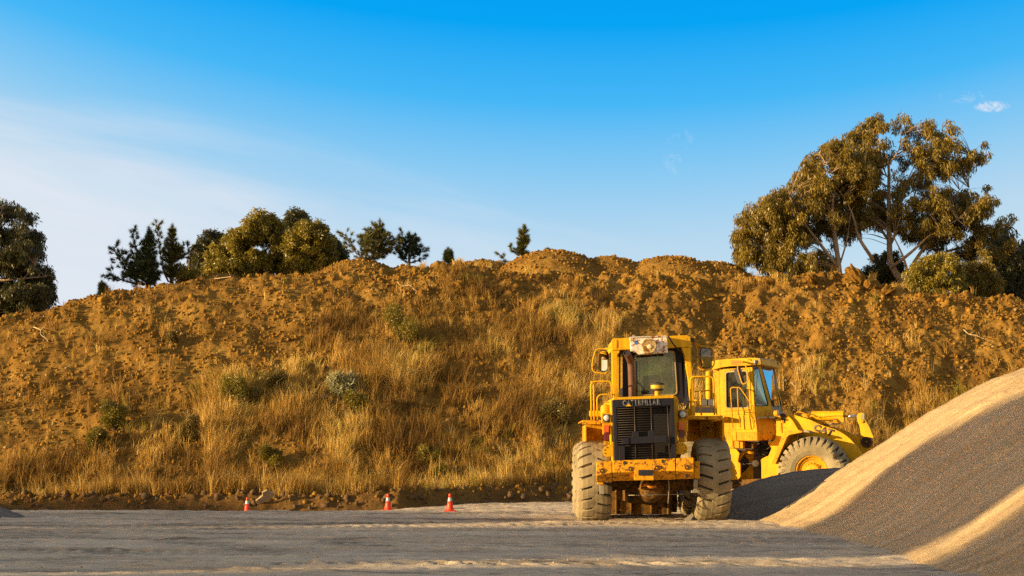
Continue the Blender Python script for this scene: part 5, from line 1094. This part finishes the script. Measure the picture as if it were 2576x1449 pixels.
zbox('support_strut', 'B', 1690, 700, 1742, 852, 35.95, .04, m_silv); zbox('strut_foot', 'B', 1662, 842, 1766, 876, 35.9, .12, m_silv)
mb = MB(); mb.tube([Z('B', 1050, 780, 36.2), Z('B', 1090, 770, 36.1), Z('B', 1130, 805, 36.05), Z('B', 1200, 795, 36.1), Z('B', 1190, 775, 36.2)], .035, 8, fillet=.05); mb.build('tow_hook', m_orp, L1, None, True)
mb = MB(); mb.tube([Z('B', 1362, 712, 36.1), Z('B', 1375, 790, 36.2), Z('B', 1368, 900, 36.3), Z('B', 1362, 1010, 36.4)], .014, 6, fillet=.1); mb.tube([Z('B', 850, 905, 36.3), Z('B', 1100, 903, 36.3), Z('B', 1560, 890, 36.3)], .010, 5); mb.build('cable', m_silv, L1, None, True)
# ------------------------------------------------------------------ farther loader, seen from its side, nose turned towards the right and the camera
AH = math.radians(25); H2 = Vector((math.cos(AH), -math.sin(AH), 0)); N2 = Vector((-math.sin(AH), -math.cos(AH), 0)); D0 = 44.0
p0 = P(2040, 1187, D0); PN = p0.dot(N2)
def S(k, x, y, off):
    px, py = zp(k, x, y); uu = (px - CX) / F; D = (off + PN) / (uu * N2.x + N2.y); return P(px, py, D)
L2 = root('wheel_loader', (p0.x - 1.6, p0.y + 1.2, 0), 'yellow wheel loader seen side-on with glazed cab and lifting arms, partly behind the gravel', 'wheel loader')
def sp(name, k, pts, off, th, mat, parent=L2, bev=.010, rad=0, label=None):
    q = [S(*(p if isinstance(p[0], str) else (k, *p)), off) for p in pts]
    if rad: q = rounded(q, rad, 3)
    return MB().prism(q, -N2 * th).build(name, mat, parent, bev, label=label)
def sbox(name, k, x0, y0, x1, y1, off, th, mat, parent=L2, bev=.010, rad=0): return sp(name, k, [(x0, y0), (x1, y0), (x1, y1), (x0, y1)], off, th, mat, parent, bev, rad)
def srail(name, k, pts, off, r, mat, parent=L2, fil=.08):
    return MB().tube([S(k, p[0], p[1], p[2] if len(p) > 2 else off) for p in pts], r, 9, fillet=fil).build(name, mat, parent, None, True)
wc = S('O', 742, 1390, 0)
wheel(L2, wc - N2 * .42, N2, R=1.05, lug=.34, nl=30, phase=.05)
wheel(L2, wc - N2 * 2.9, -N2, R=1.05, lug=.34, nl=30, phase=.1, detail=False)
wr = wc - H2 * 3.75; wr.z = 1.06
wheel(L2, wr - N2 * .42, N2, R=1.05, lug=.34, nl=30, phase=.02); wheel(L2, wr - N2 * 2.9, -N2, R=1.05, lug=.34, nl=30, phase=.07, detail=False)
# front frame and tower
tower_pts = [(1180, -90), (1400, -95), (1495, 0), (1612, 195), (1560, 560), (1560, 1300), (900, 1300), (895, 900), (885, 762), (970, 712), (1032, 692), (1086, 560), (1080, 520), (1030, 478), (1028, 425), (1128, 402), (1160, 350), (1186, 240)]
tw = sp('front_frame', 'Q', tower_pts, -.80, .10, m_yel, rad=.03)
far = MB().prism([S('Q', *p, -.80) - N2 * 1.3 for p in tower_pts], -N2 * .10).build('frame_plate', m_yel, tw, .01)
MB().prism([S('Q', 1250, 200, -.9), S('Q', 1520, 300, -.9), S('Q', 1520, 1250, -.9), S('Q', 1250, 1250, -.9)], -N2 * 1.2).build('cross_member', m_dky, tw, .01)
# lifting arms
arm_pts = [(322, 330), (480, 372), (720, 445), (930, 545), (1180, 622), (1330, 700), (1440, 785), (1530, 880), (1600, 975), (1660, 1065), (1790, 1330), (1560, 1340), (1300, 1000), (1000, 850), (690, 760), (500, 640)]
arm = sp('lift_arm', 'O', arm_pts, -.95, .09, m_yel, rad=.06)
q = [S('O', *p, -.95) - N2 * 1.35 for p in arm_pts]; arm2 = MB().prism(rounded(q, .06, 3), -N2 * .09).build('lift_arm', m_yel, L2, .01)
a0, a1 = S('O', 835, 640, -.945), S('O', 1170, 745, -.945); xd = (S('O', 1130, 742, -.945) - S('O', 775, 625, -.945)).normalized()
yd = Vector((0, 0, 1)) - xd * xd.z; yd = (yd.normalized() + xd * .12).normalized()
textmesh('CAT', S('O', 768, 636, -.948), xd, yd, 132 * .13885 * D0 / F, .006, 'lettering', m_letd, arm, bold=.07, fitw=(S('O', 1120, 752, -.945) - S('O', 768, 636, -.945)).length * 1.02)
c = S('O', 1746, 850, -2.25); bs = MB(); bs.lathe(c, N2, [(-.1, .17), (.0, .17), (.02, .15), (.02, .115), (-.01, .10), (-.01, .06), (.05, .055), (.055, .002)], 30); bs.build('pivot_boss', m_dky, arm2, .004, True)
MB().lathe(c + N2 * .005, N2, [(.0, .125), (.03, .122), (.03, .085), (.0, .08)], 30, caps=False).build('pivot_seal', m_blk, arm2, .002, True)
sp('arm_tip', 'O', [(1560, 700), (1700, 760), (1800, 740), (1880, 850), (1830, 960), (1650, 990), (1600, 900)], -2.36, .10, m_yelw, arm2, rad=.05)
# tilt lever and cylinder between the arms
sp('tilt_lever', 'O', [(1592, 335), (1640, 315), (1712, 335), (1722, 450), (1790, 560), (1880, 780), (1800, 765), (1650, 745), (1622, 560), (1585, 480), (1578, 380)], -1.55, .16, m_yel, rad=.03)
sbox('lever_pad', 'O', 1648, 345, 1712, 445, -1.53, .04, m_silv, bev=.006); MB().lathe(S('O', 1672, 478, -1.55), N2, [(0, .05), (.05, .048), (.05, .02)], 16).build('lever_pin', m_yelw, L2, .003)
a, b_ = S('O', 755, 376, -1.6), S('O', 1300, 380, -1.6); ax = (b_ - a).normalized(); s_ = .13885 * D0 / F; R_ = 92 * s_; ln = (b_ - a).length
cyl = MB().lathe(a, ax, [(0, R_ * .8), (.015, R_), (ln, R_)], 32).build('tilt_cylinder', m_yel, L2, .004, True)
c2 = S('O', 1228, 380, -1.6); MB().lathe(c2, ax, [(0, R_), (0, R_ * 1.12), ((S('O', 1345, 380, -1.6) - c2).length, R_ * 1.12), ((S('O', 1345, 380, -1.6) - c2).length, R_ * .4)], 32).build('gland', m_yel, cyl, .004, True)
c3 = S('O', 1340, 384, -1.6); MB().lathe(c3, ax, [(0, .034), ((S('O', 1640, 392, -1.6) - c3).length, .034)], 16).build('piston_rod', m_rod, cyl, None, True)
sbox('port_block', 'O', 1150, 370, 1215, 480, -1.45, .12, m_yelw, cyl); sp('bracket_plate', 'O', [(1225, 420), (1340, 400), (1338, 495), (1290, 490)], -1.44, .06, m_yelw, cyl)
sp('cylinder_mount', 'O', [(560, 350), (640, 330), (745, 345), (750, 420), (600, 400)], -1.5, .2, m_yelw, cyl)
srail('oil_pipe', 'O', [(765, 382), (960, 395), (1150, 372), (1340, 380)], -1.42, .011, m_yelw, cyl); srail('oil_pipe', 'O', [(800, 470), (1150, 495), (1260, 500)], -1.5, .014, m_yelw, cyl)
h_ = srail('hydraulic_hose', 'O', [(940, 530), (1060, 545), (1130, 512), (1200, 540), (1280, 500)], -1.3, .018, m_hose); srail('hose_fitting', 'O', [(1075, 528), (1140, 510)], -1.28, .024, m_silv, h_)
srail('hydraulic_hose', 'O', [(455, 345), (500, 300), (600, 320), (740, 380)], -1.2, .014, m_yelw)
# fender over the front wheel
sp('front_fender', 'Q', [(1096, 850), (1322, 232), (1350, 206), (1690, 192), (1692, 236), (1432, 286), (1388, 330), (1166, 850)], -.12, .68, m_yelw, rad=.01)
sp('fender_extension', 'Q', [(1692, 205), (1760, 195), (1822, 222), (1822, 245), (1692, 236)], -.14, .6, m_silv)
# headlight, pin
hb = S('N', 1196, 1222, -.62); hl = MB().lathe(hb - H2 * .10, H2, [(0, .03), (.02, .085), (.10, .10), (.13, .102)], 26, caps=False).build('headlight', m_yelw, L2, None, True)
MB().lathe(hb + H2 * .03, H2, [(0, .098), (.012, .09), (.022, .05), (.024, .003)], 26).build('lens', m_lens, hl, None, True)
srail('lamp_stalk', 'N', [(1160, 1280), (1165, 1320), (1190, 1360)], -.7, .014, m_yelw, hl)
sp('pin_recess', 'O', [(178, 345), (255, 325), (290, 370), (275, 490), (225, 510), (190, 480), (205, 420)], -.79, .02, m_dk, tw, rad=.02)
MB().lathe(S('O', 226, 480, -.78), N2, [(-.02, .055), (.03, .052), (.03, .028), (.045, .026), (.05, .003)], 18).build('pivot_pin', m_yelw, tw, .003)
# cab
def ring4(name, k, outer, inner, offo, offi, mat, parent, th, dirv, r0=.02, r1=.08, bev=.006):
    a = rounded([S(k, *p, o) for p, o in zip(outer, offo)], r0, 4); b_ = rounded([S(k, *p, o) for p, o in zip(inner, offi)], r1, 4)
    return ring(MB(), a, b_, dirv * th).build(name, mat, parent, bev), b_
C4 = (-.42,) * 4
dwin = [(212, 434), (612, 408), (642, 1108), (222, 1122)]
cb, wl = ring4('cab', 'N', [(84, 382), (716, 330), (768, 1236), (108, 1262)], dwin, C4, C4, m_yel, L2, .05, -N2)
MB().prism([p - N2 * .03 for p in wl], -N2 * .006).build('door_window', m_glass, cb, 0)
dr, _ = ring4('door', 'N', [(146, 368), (668, 340), (696, 1150), (164, 1190)], dwin, (-.40,) * 4, (-.40,) * 4, m_yel, cb, .018, -N2, .03)
ring(MB(), inset([p + N2 * .025 for p in wl], -.02), inset([p + N2 * .025 for p in wl], .012), -N2 * .02).build('window_seal', m_silv, dr, .004)
sp('lower_cab_panel', 'N', [(108, 1264), (768, 1238), (800, 1449), ('Q', 818, 232), ('Q', 172, 236), (150, 1449)], -.42, .06, m_yel, cb)
sp('hatch', 'N', [(165, 1285), (700, 1255), (745, 1449), ('Q', 742, 180), ('Q', 172, 200)], -.405, .02, m_yel, cb)
sp('rear_cab_wall', 'N', [(-40, 372), (84, 382), (108, 1262), (20, 1262)], -.62, .06, m_yelw, cb)
OA, OB = -.42, -.95
qw = [(742, 318), (838, 330), (1040, 1075), (786, 1075)]
qp, wl2 = ring4('quarter_panel', 'N', [(716, 330), (882, 298), (1112, 1150), (766, 1236)], qw, (OA, OB, OB, OA), (OA - .03, OB + .1, OB + .05, OA - .04), m_yel, cb, .04, (-N2 + H2 * -.5).normalized())
MB().prism([p - N2 * .02 for p in wl2], -N2 * .006).build('quarter_window', m_glass, qp, 0)
ring(MB(), inset([p + N2 * .02 for p in wl2], -.018), inset([p + N2 * .02 for p in wl2], .010), -N2 * .025).build('window_seal', m_blk, qp, .004)
low = [S('N', 766, 1236, OA), S('N', 1112, 1150, OB), S('N', 1172, 1449, OB), S('Q', 1184, 262, OB), S('Q', 820, 262, OA), S('N', 800, 1449, OA)]
MB().prism([low[0], low[1], low[3], low[4]], (-N2) * .04).build('lower_quarter_panel', m_yelw, cb, .006)
MB().prism([S('Q', 820, 266, OA), S('Q', 1184, 266, OB), S('Q', 1150, 386, OB), S('Q', 828, 390, OA)], (-N2) * .04).build('kick_panel', m_yelw, cb, .006)
OC = -2.45
ws = [(893, 318), (1122, 330), (1284, 1082), (1098, 1086)]
wsr, wl3 = ring4('windscreen_frame', 'N', [(882, 298), (1146, 305), (1312, 1168), (1112, 1150)], ws, (OB, OC, OC, OB), (OB - .05, OC + .06, OC + .06, OB - .05), m_silv, cb, .05, -H2, .02, .07)
MB().prism([p - H2 * .01 for p in wl3], -H2 * .008).build('windscreen', m_glass2, wsr, 0)
ring(MB(), inset([p + H2 * .012 for p in wl3], -.016), inset([p + H2 * .012 for p in wl3], .012), -H2 * .02).build('window_seal', m_blk, wsr, .003)
srail('wiper', 'N', [(970, 600, OB - .1), (1010, 720, OB - .12), (1090, 1020, OB - .15)], -.9, .014, m_blk, wsr); srail('wiper_arm', 'N', [(1048, 805, OB - .5), (1150, 960, OB - .5), (1230, 1130, OB - .5)], -1., .008, m_blk, wsr)
mb = MB(); mb.prism([S('N', 1112, 1150, OB), S('N', 1312, 1168, OC), S('N', 1330, 1300, OC), S('N', 1140, 1449, OB)], -H2 * .05); mb.build('cowl', m_silv, cb, .006)
# far wall, back wall, floor, inside
fo = [S('N', *p, -.42) - N2 * 1.75 for p in ((84, 382), (716, 330), (768, 1236), (108, 1262))]; fi = [S('N', *p, -.42) - N2 * 1.75 for p in ((200, 430), (640, 400), (690, 1020), (215, 1040))]
ring(MB(), rounded(fo, .02, 4), rounded(fi, .06, 4), -N2 * .05).build('far_wall', m_yel, cb, .006)
fo2 = [S('N', 716, 330, -.42) - N2 * 1.75, S('N', 882, 298, OB) - N2 * 1.35, S('N', 1112, 1150, OB) - N2 * 1.35, S('N', 766, 1236, -.42) - N2 * 1.75]; fi2 = inset(fo2, .10)
ring(MB(), fo2, fi2, -N2 * .04).build('far_quarter', m_yel, cb, .006)
b0 = [S('N', 84, 382, -.47), S('N', 108, 1262, -.47)]; MB().prism([b0[0], b0[0] - N2 * 1.7, b0[1] - N2 * 1.7, b0[1]], H2 * .05).build('back_wall', m_dky, cb, .006)
fl = S('N', 108, 1300, -.47); MB().prism([fl, fl + H2 * 1.7, fl + H2 * 1.7 - N2 * 1.6, fl - N2 * 1.6], (0, 0, -.05)).build('cab_floor', m_dk, cb, 0)
se = sp('seat', 'N', [(235, 850), (330, 830), (360, 960), (420, 1090), (240, 1100)], -1.0, .5, m_seat, cb, .03)
sp('window_cover', 'N', [(330, 470), (500, 440), (520, 900), (420, 1090), (310, 1060), (330, 800)], -.75, .01, m_curt, cb, .0)
c = S('N', 885, 940, -1.3); tl = (Vector((0, 0, 1)) * .45 - H2 * .9).normalized(); e1 = N2; e2 = tl.cross(e1).normalized()
MB().tube([c + e1 * math.cos(a) * .2 + e2 * math.sin(a) * .2 for a in [i * math.pi / 12 for i in range(25)]], .016, 6, caps=False).build('steering_wheel', m_blk, cb, None, True)
mb = MB(); mb.tube([c - e1 * .2, c + e1 * .2], .014, 6); mb.tube([c, c - tl * -.35 + Vector((0, 0, -.5))], .03, 8); mb.build('steering_column', m_blk, cb, None, True)
mb = MB(); mb.box(S('N', 960, 1120, -1.4), (.5, .6, .45)); mb.build('dashboard', m_dk, cb, .03)
# roof
ro = [(-60, 222), (30, 190), (350, 168), (700, 150), (868, 157), (888, 276), (720, 292), (300, 312), (120, 336), (-60, 384)]
rr = sp('cab_roof', 'N', ro, -.34, 2.2, m_yel, rad=.03)
MB().prism([S('N', 866, 156, -.34), S('N', 1146, 181, -2.5), S('N', 1163, 303, -2.5), S('N', 886, 277, -.34)], -H2 * .10).build('visor', paint('weathered_yellow_grey', (.42, .33, .18), rust=.1, rough=.7, grime=.6), rr, .01)
pz = sbox('light_plate', 'N', 305, 197, 494, 288, -.33, .02, m_orp, rr, .005, .02)
for x in (344, 400, 457): MB().lathe(S('N', x, 241, -.325), N2, [(-.01, .012), (.004, .012)], 8).build('hole', m_blk, pz, 0)
lm = sbox('work_light', 'N', 742, 192, 805, 270, -.30, .14, m_blk, rr, .012, .015); sbox('lens', 'N', 750, 200, 772, 262, -.29, .02, m_lens, lm, .004, .01)
sbox('work_light', 'N', 1155, 232, 1206, 316, -2.3, .14, m_blk, rr, .012, .015); srail('lifting_eye', 'N', [(640, 195), (655, 170), (690, 178), (690, 205)], -.32, .012, m_yelw, rr, .03)
# mirror on the near side
ma = srail('mirror_arm', 'N', [(500, 212, -.32), (552, 222), (440, 308), (434, 350), (520, 640), (560, 668), (645, 600), (612, 330), (556, 262), (505, 215, -.32)], .02, .018, m_yelw)
sp('mirror_housing', 'N', [(360, 378), (470, 322), (500, 370), (562, 600), (540, 638), (462, 664), (436, 640), (388, 500)], -.02, .06, m_blk, ma, .012, .025)
textmesh('SAFE CAB', S('N', 274, 405, -.395), (S('N', 540, 392, -.395) - S('N', 274, 405, -.395)), (0, 0, 1), 33 * .13017 * D0 / F, .003, 'lettering', m_letd, cb, bold=.0, fitw=(S('N', 541, 392, -.395) - S('N', 274, 405, -.395)).length)
# rails, steps
srail('handrail', 'N', [(348, 1500), (298, 760), (322, 722), (482, 724), (736, 1096), (758, 1500)], -.12, .017, m_yelw, fil=.06)
srail('handrail', 'N', [(432, 728), (452, 1160), (492, 1500)], -.14, .016, m_yelw); srail('handrail', 'N', [(322, 1158), (742, 1162)], -.13, .013, m_yelw)
srail('tie_strap', 'N', [(446, 1160), (440, 1225), (480, 1290), (500, 1340), (478, 1345)], -.08, .010, m_dk)
stp = sp('step_box', 'Q', [(332, 232), (818, 232), (822, 396), (350, 398)], -.10, .34, m_yelw); sp('step_lit_end', 'Q', [(332, 230), (408, 230), (414, 398), (352, 398)], -.085, .02, m_yel, stp)  # brighter paint stands for the sunlit end of the step box
srail('grab_loop', 'Q', [(222, 545), (214, 275), (262, 256), (330, 330), (334, 530), (232, 520)], -.2, .014, m_yelw, stp)
sp('rear_side_plate', 'Q', [(168, 238), (335, 236), (350, 400), (420, 402), (420, 545), (236, 548), (215, 400), (190, 300)], -.42, .06, m_yel)
sp('tank', 'Q', [(330, 402), (538, 402), (538, 548), (330, 548)], -.38, .5, m_yelw); sp('tank_lower', 'Q', [(538, 410), (740, 420), (740, 545), (538, 548)], -.6, .4, m_dky)
sp('rear_frame', 'Q', [(238, 552), (400, 552), (470, 640), (440, 800), (488, 840), (488, 1100), (440, 1150), (285, 1160), (262, 900)], -.45, .10, m_yel, rad=.02)
sp('hinge_plate', 'Q', [(590, 560), (738, 580), (740, 900), (740, 1170), (480, 1170), (480, 1060), (600, 960), (665, 880), (660, 790), (590, 700)], -.9, .08, m_yelw, rad=.02)
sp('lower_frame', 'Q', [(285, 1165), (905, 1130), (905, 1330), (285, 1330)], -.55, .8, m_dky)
MB().prism([S('Q', *p, -1.3) for p in ((300, 400), (1200, 380), (1200, 1250), (300, 1250))], -N2 * .1).build('underside_fill', m_dk, L2, .0)  # dark plate added to fill the dark underside
MB().box(S('Q', 820, 1000, -1.1), (.35, .3, 1.4)).build('hinge_pin_housing', m_dk, L2, .03)
mb = MB()
for pts in ([(740, 450), (900, 430), (1060, 520)], [(860, 470), (1010, 450)], [(850, 590), (1000, 570), (1080, 510)], [(740, 620), (860, 600), (1030, 640)], [(760, 700), (900, 650), (1000, 690)]): mb.tube([S('Q', *p, -.95) for p in pts], .022, 7, fillet=.1)
mb.build('hydraulic_hose', m_hose, L2, None, True)
srail('steering_arm', 'Q', [(448, 800), (540, 630), (600, 620), (745, 640)], -.75, .05, m_yelw, fil=.1); srail('steering_rod', 'Q', [(540, 852), (722, 842)], -.8, .022, m_rod)
mb = MB(); mb.lathe(S('Q', 790, 840, -.8), N2, [(-.1, .11), (.05, .11), (.06, .05)], 16); mb.build('steering_joint', m_dk, L2, .01)
# rear half: hood, air cleaner, lamps, seen past the nearer loader
hd = [S('L', 400, 1085, -.75), S('L', 760, 1085, -.75), S('L', 760, 1300, -.75), S('L', 200, 1300, -.75), S('L', 200, 1085, -.75)]
hr = MB().prism([hd[4], hd[1], hd[2], hd[3]], -N2 * 1.3).build('rear_hood', m_yel, L2, .02)
sp('rear_fender', 'L', [(420, 1130), (800, 1130), (800, 1180), (420, 1180)], -.0, .7, m_yelw)
s_ = .18658 * 44.5 / F; c = S('L', 592, 905, -1.2)
ac_ = MB().lathe(c, (0, 0, 1), [(-.1, 46 * s_), (390 * s_, 45 * s_), (405 * s_, 30 * s_), (408 * s_, 2 * s_)], 24).build('air_cleaner', m_yel, hr, .003, True)
for h in (110, 210): MB().lathe(c, (0, 0, 1), [(h * s_, 47.5 * s_), ((h + 12) * s_, 47.5 * s_)], 24).build('clamp', m_yelw, hr, .002, True)
for x0, x1 in ((494, 572), (582, 660)): sbox('work_light', 'L', x0, 898, x1, 990, -.7, .12, m_blk, hr, .012, .02)
sbox('lamp_bar', 'L', 400, 1008, 655, 1080, -.72, .06, m_navy, hr)
sbox('hood_top', 'L', 395, 905, 470, 925, -1.0, .6, m_yel, hr)
